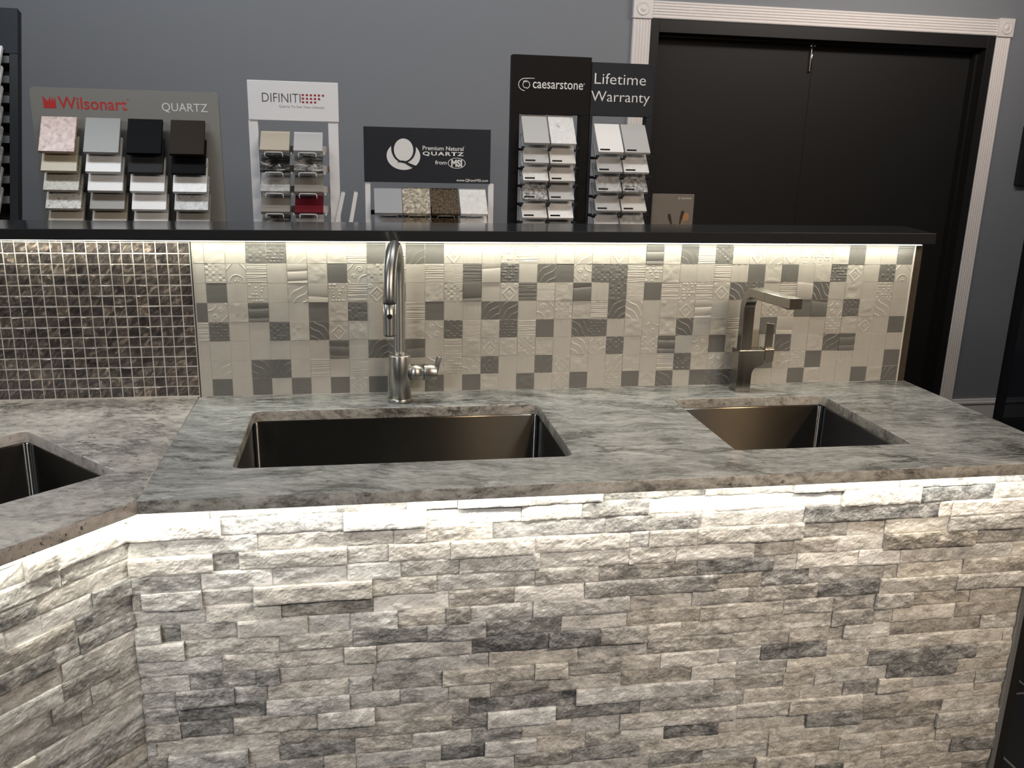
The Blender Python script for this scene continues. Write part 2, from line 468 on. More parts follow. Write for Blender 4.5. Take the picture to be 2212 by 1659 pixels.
r1 = ramp(nt, [(0.28, (0.030, 0.0265, 0.025)), (0.46, (0.076, 0.067, 0.062)), (0.58, (0.135, 0.119, 0.107)), (0.72, (0.36, 0.31, 0.25))])
nt.links.new(nn.outputs['Fac'], r1.inputs['Fac'])
hm = N(nt, 'ShaderNodeMixRGB', blend_type='MULTIPLY'); hm.inputs['Fac'].default_value = 1.0
r2 = ramp(nt, [(0.0, (0.55, 0.55, 0.6)), (0.5, (0.98, 0.96, 0.97)), (1.0, (1.5, 1.4, 1.3))])
nt.links.new(sep.outputs['Red'], r2.inputs['Fac'])
nt.links.new(r1.outputs['Color'], hm.inputs['Color1']); nt.links.new(r2.outputs['Color'], hm.inputs['Color2'])
nt.links.new(hm.outputs['Color'], b.inputs['Base Color'])
b.inputs['Roughness'].default_value = 0.24
b.inputs['Metallic'].default_value = 0.25
b.inputs['Coat Weight'].default_value = 0.3
bp = N(nt, 'ShaderNodeBump'); bp.inputs['Strength'].default_value = 0.35; bp.inputs['Distance'].default_value = 0.003
nt.links.new(nn.outputs['Fac'], bp.inputs['Height']); nt.links.new(bp.outputs['Normal'], b.inputs['Normal'])

# tinted glass of the display case
m, nt, b = new_mat('smoked_glass'); M_SMOKE = m
b.inputs['Base Color'].default_value = (0.01, 0.01, 0.012, 1); b.inputs['Roughness'].default_value = 0.08
tr = N(nt, 'ShaderNodeBsdfTransparent'); tr.inputs[0].default_value = (0.62, 0.64, 0.68, 1)
ms = N(nt, 'ShaderNodeMixShader'); ms.inputs[0].default_value = 0.55
out = nt.nodes['Material Output']
nt.links.new(tr.outputs[0], ms.inputs[1]); nt.links.new(b.outputs[0], ms.inputs[2]); nt.links.new(ms.outputs[0], out.inputs['Surface'])

# LED tape (gives off light)
m, nt, b = new_mat('led_tape'); M_LED = m
b.inputs['Emission Color'].default_value = (1.0, 0.96, 0.84, 1); b.inputs['Emission Strength'].default_value = 6.0

# quartz sample finishes
Q = {
    'pink': speck('pink_speckled_quartz', [(0.3, (0.22, 0.13, 0.12)), (0.45, (0.50, 0.34, 0.29)), (0.6, (0.62, 0.46, 0.40)), (0.75, (0.72, 0.60, 0.56))], 75, detail=4),
    'cream': plain('cream_quartz', (0.50, 0.44, 0.31), 0.3, bscale=300, var=0.06),
    'beige_speck': speck('beige_speckled_quartz', [(0.3, (0.16, 0.14, 0.11)), (0.42, (0.42, 0.40, 0.32)), (0.7, (0.52, 0.49, 0.41))], 140),
    'white_speck': speck('white_dark_speckled_quartz', [(0.32, (0.07, 0.07, 0.06)), (0.43, (0.55, 0.53, 0.48)), (0.7, (0.70, 0.68, 0.63))], 120),
    'tan': plain('tan_quartz', (0.46, 0.41, 0.33), 0.3, bscale=300, var=0.05),
    'grey': plain('mid_grey_quartz', (0.23, 0.225, 0.215), 0.32, bscale=400, var=0.04),
    'white': plain('white_quartz', (0.80, 0.79, 0.78), 0.3, bscale=300, var=0.02),
    'taupe': plain('taupe_quartz', (0.26, 0.24, 0.21), 0.32, bscale=300, var=0.04),
    'black': plain('black_quartz', (0.004, 0.004, 0.0045), 0.5, bscale=300, var=0.1, spec=0.06),
    'charcoal': plain('charcoal_sample_quartz', (0.032, 0.033, 0.034), 0.5, bscale=300, var=0.1, spec=0.08),
    'brown': plain('dark_brown_quartz', (0.026, 0.019, 0.014), 0.5, bscale=300, var=0.1, spec=0.08),
    'brownspeck': speck('brown_speckled_quartz', [(0.35, (0.02, 0.014, 0.009)), (0.5, (0.085, 0.062, 0.038)), (0.7, (0.17, 0.125, 0.08))], 170),
    'marble': speck('grey_marbled_quartz', [(0.3, (0.28, 0.28, 0.28)), (0.5, (0.44, 0.44, 0.43)), (0.7, (0.55, 0.55, 0.53))], 40, dist=1.5),
    'whitevein': speck('white_veined_quartz', [(0.30, (0.34, 0.34, 0.34)), (0.37, (0.66, 0.66, 0.65)), (0.7, (0.78, 0.78, 0.77))], 22, dist=2.0),
    'blackvein': speck('black_marbled_quartz', [(0.42, (0.015, 0.015, 0.016)), (0.56, (0.07, 0.07, 0.065)), (0.66, (0.38, 0.37, 0.34))], 45, dist=1.5, stretch=(0.6, 1, 1)),
    'greyvein': speck('dark_grey_marbled_quartz', [(0.35, (0.04, 0.04, 0.04)), (0.5, (0.19, 0.19, 0.18)), (0.65, (0.46, 0.45, 0.42))], 40, dist=1.5, stretch=(0.6, 1, 1)),
    'red': plain('deep_red_quartz', (0.13, 0.010, 0.018), 0.3, bscale=300, var=0.05),
    'silver': plain('pale_grey_quartz', (0.46, 0.46, 0.455), 0.3, bscale=300, var=0.03),
    'pebble': speck('pebbled_beige_quartz', [(0.3, (0.20, 0.17, 0.13)), (0.5, (0.36, 0.32, 0.25)), (0.66, (0.60, 0.55, 0.46))], 105, detail=1),
    'granular': speck('coarse_grey_quartz', [(0.35, (0.10, 0.10, 0.10)), (0.5, (0.34, 0.34, 0.33)), (0.68, (0.60, 0.60, 0.58))], 110),
    'offwhite': plain('off_white_quartz', (0.62, 0.60, 0.57), 0.3, bscale=300, var=0.03),
    'bluegrey': plain('blue_grey_quartz', (0.34, 0.35, 0.37), 0.3, bscale=300, var=0.03),
}

FLOOR_Z = -0.914

# ------------------------------------------------------------------ room shell
WY = 2.10            # face of the back wall
DX0, DX1, DZ = 1.874, 3.774, 1.283

mb = MB(); mb.box(-4.0, 6.0, -4.2, 2.3, FLOOR_Z - 0.05, FLOOR_Z)
tag(bake('floor', mb, M_FLOOR), 'dark tiled showroom floor with grey joints', 'floor', kind='structure')
mb = MB(); mb.box(-4.0, 6.0, -4.2, 2.3, 1.83, 1.88)
tag(bake('ceiling', mb, M_CEIL), 'plain white showroom ceiling above the frame', 'ceiling', kind='structure')
mb = MB()
mb.box(-4.0, DX0, WY, WY + 0.15, FLOOR_Z, 1.83); mb.box(DX1, 6.0, WY, WY + 0.15, FLOOR_Z, 1.83)
mb.box(DX0, DX1, WY, WY + 0.15, DZ, 1.83)
tag(bake('wall_back', mb, M_WALL), 'blue-grey painted back wall around the black door', 'wall', kind='structure')
mb = MB()
for a, b_ in ((-4.0, 1.782), (3.856, 6.0)):
    mb.box(a, b_, WY - 0.014, WY, FLOOR_Z, -0.745, 0.002)
    mb.box(a, b_, WY - 0.020, WY, -0.745, -0.728, 0.004)
    mb.box(a, b_, WY - 0.012, WY, -0.728, -0.713, 0.003)
tag(bake('baseboard_back', mb, M_WHITE), 'tall white baseboard along the grey back wall', 'baseboard', kind='structure')

mb = MB(); mb.box(-4.0, 6.0, -4.35, -4.2, FLOOR_Z, 1.83)  # unseen wall, added for warm reflections and bounce light
tag(bake('wall_front', mb, plain('tan_wall_paint', (0.36, 0.29, 0.21), 0.6, bscale=300, var=0.05)), 'unseen tan wall behind the viewer, added for warm reflections', 'wall', kind='structure')

# black double door and its jamb
d = structure('door_1', 'black double door filling the white trimmed opening', (2.824, WY, FLOOR_Z), 'door')
jw = 0.046
mb = MB()
mb.box(DX0, DX0 + jw, WY - 0.010, WY + 0.15, FLOOR_Z, DZ, 0.002); mb.box(DX1 - jw, DX1, WY - 0.010, WY + 0.15, FLOOR_Z, DZ, 0.002)
mb.box(DX0 + jw, DX1 - jw, WY - 0.010, WY + 0.15, DZ - 0.062, DZ, 0.002)
# stop moulding
mb.box(DX0 + jw, DX0 + jw + 0.014, WY + 0.05, WY + 0.09, FLOOR_Z, DZ - 0.062); mb.box(DX1 - jw - 0.014, DX1 - jw, WY + 0.05, WY + 0.09, FLOOR_Z, DZ - 0.062)
mb.box(DX0 + jw, DX1 - jw, WY + 0.05, WY + 0.09, DZ - 0.076, DZ - 0.062)
bake('door_jamb', mb, M_JAMB, d)
xm = 2.80
for a, b_ in ((DX0 + jw, xm - 0.0003), (xm + 0.0003, DX1 - jw)):
    mb = MB(); mb.box(a, b_, WY + 0.092, WY + 0.135, FLOOR_Z + 0.006, DZ - 0.066, 0.002)
    bake('door_leaf', mb, M_BLACKDOOR, d)
mb = MB()
mb.box(xm - 0.020, xm - 0.008, WY + 0.076, WY + 0.093, 1.075, 1.190, 0.002)
mb.cyl((xm - 0.014, WY + 0.074, 1.08), (xm - 0.014, WY + 0.074, 1.205), 0.0035, n=12)
mb.box(xm - 0.026, xm + 0.002, WY + 0.074, WY + 0.093, 1.196, 1.210, 0.002)
o = bake('slide_bolt', mb, M_CHROME, d); o['label'] = 'small metal slide bolt'

# fluted white casing with corner blocks
t = structure('trim_1', 'white fluted door casing with corner rosette blocks', (2.82, WY, FLOOR_Z), 'door casing')
OX0, OX1, OZ = 1.782, 3.856, 1.364


def fluted(a, b_, n, y):
    """cross-section of a fluted board between a and b_: list of (pos, depth)."""
    pts = []
    w_ = b_ - a
    pts += [(a, WY), (a, y + 0.004), (a + 0.004, y)]
    fw = (w_ - 0.016) / n
    for k in range(n):
        s = a + 0.008 + k * fw
        pts.append((s + fw * 0.12, y))
        for q in range(1, 6):
            ang = math.pi * q / 6
            pts.append((s + fw * (0.5 - 0.38 * math.cos(ang)), y + 0.0045 * math.sin(ang)))
        pts.append((s + fw * 0.88, y))
    pts += [(b_ - 0.004, y), (b_, y + 0.004), (b_, WY)]
    return pts


for a, b_ in ((OX0, DX0), (DX1, OX1)):
    mb = MB(); mb.prism(fluted(a, b_, 5, WY - 0.018), FLOOR_Z, DZ, plane='XY')
    bake('side_casing', mb, M_WHITE, t)
mb = MB(); mb.prism([(y, z) for z, y in fluted(DZ, OZ, 5, WY - 0.018)], DX0, DX1, plane='YZ')
bake('head_casing', mb, M_WHITE, t)
for a, b_ in ((OX0 - 0.004, DX0 + 0.003), (DX1 - 0.003, OX1 + 0.004)):
    mb = MB(); mb.box(a, b_, WY - 0.026, WY, DZ - 0.004, OZ + 0.006, 0.002)
    cx = (a + b_) / 2; cz = (DZ + OZ) / 2
    prof = [(0.0, 0.032), (0.003, 0.032), (0.0045, 0.029), (0.003, 0.025), (0.0012, 0.021), (0.0010, 0.014), (0.003, 0.012), (0.0045, 0.008), (0.005, 0.0005)]
    mb.lathe((cx, WY - 0.026, cz), (0, -1, 0), prof, 32, True)
    bake('corner_block', mb, M_WHITE, t)

# pony wall behind the counter
mb = MB(); mb.box(-1.5, 2.068, 0.008, 0.155, FLOOR_Z, 0.4125, 0.0015)
tag(bake('wall_partition', mb, M_PART), 'dark brown half-height partition behind the counter', 'partition', kind='structure')

# ------------------------------------------------------------------ bar ledge
mb = MB()
pts = [(-1.5, -0.05), (2.064, -0.05), (2.122, 0.20), (-1.5, 0.20)]
b = bmesh.new()
lo = [b.verts.new((x, y, 0.4125 + 0.0016 * max(0, x))) for x, y in pts]
hi = [b.verts.new((x, y, 0.4365 + 0.0049 * max(0, x))) for x, y in pts]
b.faces.new(lo); b.faces.new(hi[::-1])
for k in range(4): b.faces.new((lo[k], hi[k], hi[(k + 1) % 4], lo[(k + 1) % 4]))
bmesh.ops.bevel(b, geom=list(b.edges), offset=0.002, segments=2, profile=0.5, affect='EDGES')
mb.merge(b)
tag(bake('bar_ledge', mb, M_LEDGE, loc=(0.3, 0.07, 0.4125)), 'long polished charcoal quartz ledge capping the tiled partition', 'ledge')

# LED tapes
mb = MB(); mb.box(-1.4, 2.034, -0.035, -0.025, 0.4110, 0.4124)
tag(bake('led_strip', mb, M_LED, loc=(0.3, -0.021, 0.411)), 'LED strip tucked under the charcoal ledge, lighting the tiles', 'LED strip')
# ------------------------------------------------------------------ tiles of the backsplash
P = 0.0508
TYPE = [
    'KKPCDWKKHPDWPOVSDHfKWKOKRKWHCSOWODDKSPPF',
    'PCAHVRKPOCDPHFHRDPWPOCCHDKfSPVPKSfKDOPCA',
    'PPVDPWRDHOPPKCRPOHFKRSCFPHDOWCPHRWfKVDPP',
    'POKRPPPKCVPHPPVWWPOCKHWWPKORPPPCPPROCKWP',
    'HDPPCKWOKPPKOCFKDHPVWDVKOKWPKHPPRPPDKOPP',
    'PPPPPPPRPWWRPHKOKCKPWOCPCRPOPKPKWPKWRPPP',
    'PWPWWPHPHPPHWDOOPVWOKPWKPHCKOKPPODPPOPPP',
    'PPPPPFPPOPPPKPPKPKPOKPDPKWPPCWPPPPKPPPKW',
]
# row 3 has 40 characters per tile column; fixups below keep every row at 40
TYPE = [(r + 'P' * 40)[:40] for r in TYPE]
TYPE[0] = 'KKPCDWKKHPDWPOVSDHfKWKOKRKWHCSOWODDKSPPF'
TYPE[1] = 'PCAHVRKPOCDPHFHRDPWPOCCHDKfSHVPKSfKDOPCA'
TYPE[2] = 'PPVDPWRDHOPPKCRPOHFKRSCFPHDHOWCPHRWfKVDP'
TYPE[3] = 'POKRPPPKCVPHPPVWWPOCKHWWPKORPPPCOPROCKWP'
DARK = [
    [3, 4, 9, 11, 12, 24, 26, 28, 36, 39],
    [7, 14, 16, 18, 19, 21, 22, 30, 32, 35, 38],
    [1, 10, 14, 17, 20, 22, 24, 29, 30, 34],
    [0, 3, 6, 8, 12, 15, 16, 22, 33, 34, 36],
    [1, 4, 6, 13, 16, 18, 20, 21, 26, 31, 39],
    [7, 9, 10, 11, 22, 25, 28, 32, 35, 36],
    [3, 4, 15, 18, 26, 31, 34, 39],
    [1, 3, 5, 7, 9, 12, 14, 17, 20, 23, 25, 27, 28, 29, 33, 37, 39],
]
rng = np.random.RandomState(5)


def vnoise(x, y, seed):
    xi = np.floor(x).astype(np.int64); yi = np.floor(y).astype(np.int64)
    fx = x - xi; fy = y - yi
    fx = fx * fx * (3 - 2 * fx); fy = fy * fy * (3 - 2 * fy)

    def h(a, c):
        n = (a * 374761393 + c * 668265263 + seed * 1442695041) & 0x7fffffff
        n = ((n ^ (n >> 13)) * 1274126177) & 0x7fffffff
        return ((n ^ (n >> 16)) & 0xffff) / 65535.0
    return (h(xi, yi) * (1 - fx) + h(xi + 1, yi) * fx) * (1 - fy) + (h(xi, yi + 1) * (1 - fx) + h(xi + 1, yi + 1) * fx) * fy


def fbm(x, y, seed, oct=4, gain=0.5):
    a = 1.0; s = 0; t_ = 0
    for k in range(oct):
        s = s + a * vnoise(x * 2 ** k, y * 2 ** k, seed + 17 * k); t_ += a; a *= gain
    return s / t_


def ridge(d, wd):
    return np.exp(-(d / wd) ** 2)


def relief(kind, u, v, seed):
    """height in metres over a unit tile; v runs up."""
    r = np.random.RandomState(seed)
    if kind == 'P': return 0.0002 * vnoise(u * 3, v * 22, seed)
    if kind == 'H':
        h = 0
        for k in range(9):
            c = (k + 0.5 + r.uniform(-.3, .3)) / 9
            h = h + r.uniform(.4, 1.0) * ridge(v - c - 0.015 * np.sin(u * 2.5 + r.uniform(0, 6)), 0.022)
        return 0.0011 * h
    if kind == 'F': return 0.0006 * (0.5 + 0.5 * np.sin(v * 2 * math.pi * 13)) + 0.0003 * vnoise(u * 5, v * 13, seed)
    if kind == 'f': return 0.0006 * (0.5 + 0.5 * np.sin(u * 2 * math.pi * 15))
    if kind == 'V':
        h = 0
        for k in range(8):
            c = r.uniform(0.05, 0.95)
            h = h + r.uniform(.3, 1.0) * ridge(u - c, 0.02)
        return 0.0007 * h
    if kind == 'S':
        return 0.0016 * np.abs(np.sin((u * 2.6 + r.uniform(0, 1)) * math.pi)) ** 1.5
    if kind == 'C':
        a = np.floor(u * 6 + 0.0).astype(int); c = np.floor(v * 7).astype(int)
        tab = r.uniform(0, 1, (8, 8)); par = ((a + c) % 2)
        return 0.0012 * (par * 0.35 + 0.8 * tab[np.clip(a, 0, 7), np.clip(c, 0, 7)])
    if kind == 'D':
        h = 0
        for j in range(6):
            for k in range(6):
                if r.rand() < 0.62:
                    cu = (k + .5 + r.uniform(-.25, .25)) / 6; cv = (j + .5) / 6
                    h = np.maximum(h, ((np.abs(u - cu) < r.uniform(.03, .07)) & (np.abs(v - cv) < 0.028)) * r.uniform(.6, 1))
        return 0.0013 * h
    if kind == 'W':
        fl = 1 if r.rand() < .5 else -1
        uu = u if fl > 0 else 1 - u
        q = v * 1.0 - uu * 1.05 + 0.13 * np.sin(uu * 4.2 + v * 2.2 + r.uniform(0, 3)) + r.uniform(0, .4)
        q = q * 2.0
        f = q - np.floor(q)
        return 0.0015 * (f ** 1.6)
    if kind == 'R':
        k = r.choice([1, 2]); tl = r.uniform(-.12, .12); ph = r.uniform(0, 1)
        q = v * k + tl * u + ph; f = q - np.floor(q)
        return 0.0030 * np.sqrt(np.clip(1 - (2 * f - 1) ** 2, 0, 1))
    if kind == 'K': return 0.0012 + 0.0040 * (fbm(u * 2.2, v * 2.2, seed, 3) - .5) * np.clip(np.minimum.reduce([u, 1 - u, v, 1 - v]) * 7, 0, 1)
    if kind == 'A':
        d1 = np.hypot(u - .5, v - .05)
        h = ridge(d1 - .36, .022) + ridge(np.abs(u - .5) * .75 + v * .62 - .78, .02)
        for (cx, cy, rr) in ((.5, .12, .03), (.42, .08, .03), (.58, .08, .03), (.5, .2, .025)):
            h = np.maximum(h, ridge(np.hypot(u - cx, v - cy), rr))
        return 0.0013 * np.clip(h, 0, 1)
    if kind == 'O':
        mode = r.randint(0, 2)
        if mode == 0:
            h = ridge(np.abs(u - .5) + np.abs(v - .42) * .9 - .36, .02) * (v < .55)
            for (cx, cy, r0) in ((.14, .84, .1), (.86, .84, .1), (.14, .84, .045), (.86, .84, .045)):
                h = np.maximum(h, ridge(np.hypot(u - cx, v - cy) - r0, .018))
            h = np.maximum(h, ridge(np.abs(u - .5) + (v - .45) - .32, .022) * (v > .5))
            for a in range(4):
                h = np.maximum(h, ridge(np.hypot(u - .5 - .08 * math.cos(a * 1.571), v - .42 - .08 * math.sin(a * 1.571)), .032))
        else:
            fx, fy = r.rand() < .5, r.rand() < .5
            uu = 1 - u if fx else u; vv = 1 - v if fy else v
            h = 0
            for (cx, cy, r0) in ((.64, .70, .17), (.36, .33, .13)):
                d = np.hypot(uu - cx, vv - cy); a = np.arctan2(vv - cy, uu - cx)
                sp = r0 * (0.35 + 0.65 * (a + math.pi) / (2 * math.pi))
                h = np.maximum(h, ridge(d - sp, .018)); h = np.maximum(h, ridge(d - sp * .35, .02) * .8)
            h = np.maximum(h, ridge(uu + 0.25 * np.sin(vv * 4) - .14, .02))
            h = np.maximum(h, ridge(np.hypot(uu - .95, vv - .02) - .38, .02))
        return 0.0013 * h
    return 0 * u


def tile_sheet():
    VV, FF, MI = [], [], []
    nv = 0
    for row in range(9):
        for c in range(40):
            if row == 8: continue
            kind = TYPE[row][c]; dark = c in DARK[row]
            x0 = c * P if c > 0 else 0.0235; x1 = (c + 1) * P
            z1 = (8 - row) * P - 0.0034; z0 = z1 - P
            if row == 7: z0 = 0.0012
            g = 0.00055
            a0, a1, b0, b1 = x0 + g, x1 - g, z0 + g, z1 - g
            if row == 0: b1 = 0.4115 if False else z1 - g
            n = {'P': 10, 'K': 16, 'R': 20, 'S': 20}.get(kind, 36)
            s = np.linspace(0, 1, n + 1)
            U, Vv = np.meshgrid(s, s, indexing='ij')
            h = relief(kind, U, Vv, row * 40 + c + 11)
            base = 0.0002 * rng.uniform(-1, 1)
            tu, tv = rng.uniform(-1, 1, 2) * 0.0003
            y = -(0.0032 + base + h + tu * (U - .5) + tv * (Vv - .5))
            X = a0 + (a1 - a0) * U; Z = b0 + (b1 - b0) * Vv
            # skirt ring
            n2 = n + 3
            XX = np.pad(X, 1, mode='edge'); ZZ = np.pad(Z, 1, mode='edge'); YY = np.pad(y, 1, constant_values=-0.0008)
            pts_ = np.stack([XX, YY, ZZ], -1).reshape(-1, 3)
            idx = np.arange(n2 * n2).reshape(n2, n2) + nv
            q = np.stack([idx[:-1, :-1], idx[1:, :-1], idx[1:, 1:], idx[:-1, 1:]], -1).reshape(-1, 4)
            VV.append(pts_); FF.append(q); MI.append(np.full(len(q), 1 if dark else 0)); nv += len(pts_)
    # thin strip course that closes the gap under the ledge
    for c in range(40):
        x0 = (c * P if c > 0 else 0.0235) + .00055; x1 = (c + 1) * P - .00055
        zz0, zz1 = 8 * P - 0.0034 + .0006, 0.4122
        pts_ = np.array([[x0, -.003, zz0], [x1, -.003, zz0], [x1, -.003, zz1], [x0, -.003, zz1]])
        VV.append(pts_); FF.append(np.array([[nv, nv + 1, nv + 2, nv + 3]])); MI.append(np.array([1 if c in DARK[0] else 0])); nv += 4
    # grout bed
    bx = [[0.0205, -0.0023, 0.0], [2.036, -0.0023, 0.0], [2.036, -0.0023, 0.4124], [0.0205, -0.0023, 0.4124],
          [0.0205, 0.0079, 0.0], [2.036, 0.0079, 0.0], [2.036, 0.0079, 0.4124], [0.0205, 0.0079, 0.4124]]
    VV.append(np.array(bx)); FF.append(np.array([[0, 1, 2, 3], [5, 4, 7, 6], [4, 0, 3, 7], [1, 5, 6, 2], [3, 2, 6, 7], [4, 5, 1, 0]]) + nv)
    MI.append(np.full(6, 2))
    return np.concatenate(VV), np.concatenate(FF), np.concatenate(MI)


V, F, MI = tile_sheet()
o = mesh_np('embossed_tile_backsplash', V, F, [M_TILE_C, M_TILE_G, M_GROUT], MI, smooth=False, loc=(1.03, 0.008, 0.0))
tag(o, 'cream and grey embossed square tile backsplash behind the faucets', 'backsplash')

# shell mosaic at the left
PX, PZ = 0.0272, 0.0267
VV, FF, AT = [], [], []
MI2 = []
nv = 0
for i in range(-1, 52):
    for j in range(16):
        x1 = 0.0165 - i * PX; x0 = x1 - PX
        z0 = 0.0036 + (j - 0) * PZ - PZ * 0 ; z1 = z0 + PZ
        if i < 0: continue
        if z1 > 0.413: z1 = 0.4122
        if z1 - z0 < 0.006: continue
        g = 0.0013; ch = 0.0012
        a0, a1, b0, b1 = x0 + g, x1 - g, z0 + g, z1 - g
        jx, jz, jy = rng.uniform(-.00035, .00035, 3)
        tw, tl = rng.uniform(-.0004, .0004, 2)
        yf = -0.0046 + jy
        ring0 = [(a0, -0.0015, b0), (a1, -0.0015, b0), (a1, -0.0015, b1), (a0, -0.0015, b1)]
        ring1 = [(a0, yf + ch * .7, b0), (a1, yf + ch * .7, b0), (a1, yf + ch * .7, b1), (a0, yf + ch * .7, b1)]
        ring2 = [(a0 + ch, yf + tw + tl, b0 + ch), (a1 - ch, yf - tw + tl, b0 + ch), (a1 - ch, yf - tw - tl, b1 - ch), (a0 + ch, yf + tw - tl, b1 - ch)]
        pts_ = np.array(ring0 + ring1 + ring2) + np.array([jx, 0, jz])
        q = []
        for rr in (0, 4):
            for k in range(4): q.append((rr + k, rr + (k + 1) % 4, rr + 4 + (k + 1) % 4, rr + 4 + k))
        q.append((8, 9, 10, 11))
        VV.append(pts_); FF.append(np.array(q) + nv); nv += 12
        col = np.array([np.clip(rng.normal(.42, .22), 0, 1), rng.rand(), rng.rand(), 1.0])
        AT.append(np.tile(col, (12, 1))); MI2.append(np.zeros(9))
bx = np.array([[-1.5, -0.0030, 0.0], [0.0185, -0.0030, 0.0], [0.0185, -0.0030, 0.4122], [-1.5, -0.0030, 0.4122],
               [-1.5, 0.0079, 0.0], [0.0185, 0.0079, 0.0], [0.0185, 0.0079, 0.4122], [-1.5, 0.0079, 0.4122]])
VV.append(bx); FF.append(np.array([[0, 1, 2, 3], [5, 4, 7, 6], [4, 0, 3, 7], [1, 5, 6, 2], [3, 2, 6, 7], [4, 5, 1, 0]]) + nv)
AT.append(np.tile(np.array([.5, .5, .5, 1]), (8, 1))); MI2.append(np.ones(6))
o = mesh_np('shell_mosaic_backsplash', np.concatenate(VV), np.concatenate(FF), [M_SHELL, M_GROUT], np.concatenate(MI2), attr=np.concatenate(AT), loc=(-0.5, 0.008, 0.0))
tag(o, 'brown shell mosaic backsplash of small squares with white joints', 'backsplash')
mb = MB(); mb.box(0.0186, 0.0204, -0.0065, 0.0079, 0.0, 0.4122)
tag(bake('tile_edge_strip', mb, M_BLACKMET, loc=(0.0195, 0.0, 0.0)), 'thin black metal strip between the shell mosaic and the cream tiles', 'edge strip')
mb = MB(); mb.box(2.0322, 2.0358, -0.0068, 0.0079, 0.0, 0.4122, 0.0006)
tag(bake('tile_edge_strip', mb, M_GROUT, loc=(2.034, 0.0, 0.0)), 'pale edge strip closing the right end of the cream tiles', 'edge strip')

# ------------------------------------------------------------------ granite counter with sink cut-outs
def round_rect(cx, cy, ax, ay, hx, hy, r, n=6):
    """rounded rectangle outline; ax, ay unit axes (2D)."""
    pts = []
    for (sx, sy, a0) in ((1, 1, 0), (-1, 1, 90), (-1, -1, 180), (1, -1, 270)):
        for k in range(n + 1):
            a = math.radians(a0 + 90 * k / n)
            lx = sx * (hx - r) + r * math.cos(a); ly = sy * (hy - r) + r * math.sin(a)
            pts.append((cx + ax[0] * lx + ay[0] * ly, cy + ax[1] * lx + ay[1] * ly))
    return pts


def slab(name, outline, holes, z0, z1, bev, mat, parent):
    cu = bpy.data.curves.new(name, 'CURVE'); cu.dimensions = '2D'; cu.fill_mode = 'BOTH'
    cu.extrude = (z1 - z0) / 2 - bev; cu.bevel_depth = bev; cu.bevel_resolution = 2
    cu.offset = -bev
    for k, loop in enumerate([outline] + holes):
        sp = cu.splines.new('POLY'); sp.points.add(len(loop) - 1); sp.use_cyclic_u = True
        for p_, q in zip(sp.points, loop): p_.co = (q[0], q[1], 0, 1)
    tmp = bpy.data.objects.new('tmp', cu); link(tmp)
    dg = bpy.context.evaluated_depsgraph_get()
    me = bpy.data.meshes.new_from_object(tmp.evaluated_get(dg))
    bpy.data.objects.remove(tmp); bpy.data.curves.remove(cu)
    base = BASE[parent.name]
    me.transform(Matrix.Translation(Vector((0, 0, (z0 + z1) / 2)) - base))
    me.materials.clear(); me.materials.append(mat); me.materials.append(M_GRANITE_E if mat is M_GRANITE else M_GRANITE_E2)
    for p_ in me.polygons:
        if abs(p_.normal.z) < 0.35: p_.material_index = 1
    o = bpy.data.objects.new(name, me); link(o); o.parent = parent; BASE[o.name] = base
    return o


ST = 0.028
WD = Vector((-0.664, -0.747)).normalized()          # direction of the angled wing edge
A_ = (0.532, -0.35015); A_H = (0.3636, 0.20305)
B_ = (1.49775, -0.34575); B_H = (0.22175, 0.20875)
# corner sink: right edge from (-0.326,-0.253) to (-0.059,-0.546)
rdir = Vector((0.676, -0.737)).normalized(); ldir = Vector((-0.737, -0.676)).normalized()
C_c = Vector((-0.326, -0.253)) + rdir * 0.198 + ldir * 0.35
C_H = (0.35, 0.198)

ct = thing('granite_countertop', 'pale green-grey veined granite countertop with three sink cut-outs', 'countertop', (1.0, -0.35, -ST))
BY = -0.0001
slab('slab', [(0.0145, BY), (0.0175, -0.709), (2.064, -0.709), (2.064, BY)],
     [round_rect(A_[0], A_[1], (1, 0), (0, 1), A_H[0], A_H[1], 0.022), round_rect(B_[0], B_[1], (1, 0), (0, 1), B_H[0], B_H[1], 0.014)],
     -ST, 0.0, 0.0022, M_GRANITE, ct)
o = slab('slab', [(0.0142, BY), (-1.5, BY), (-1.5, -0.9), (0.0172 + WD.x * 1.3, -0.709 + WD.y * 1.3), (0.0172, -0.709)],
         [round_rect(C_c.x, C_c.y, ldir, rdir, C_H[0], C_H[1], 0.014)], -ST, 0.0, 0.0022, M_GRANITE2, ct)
o['label'] = 'warmer speckled granite slab around the corner sink'


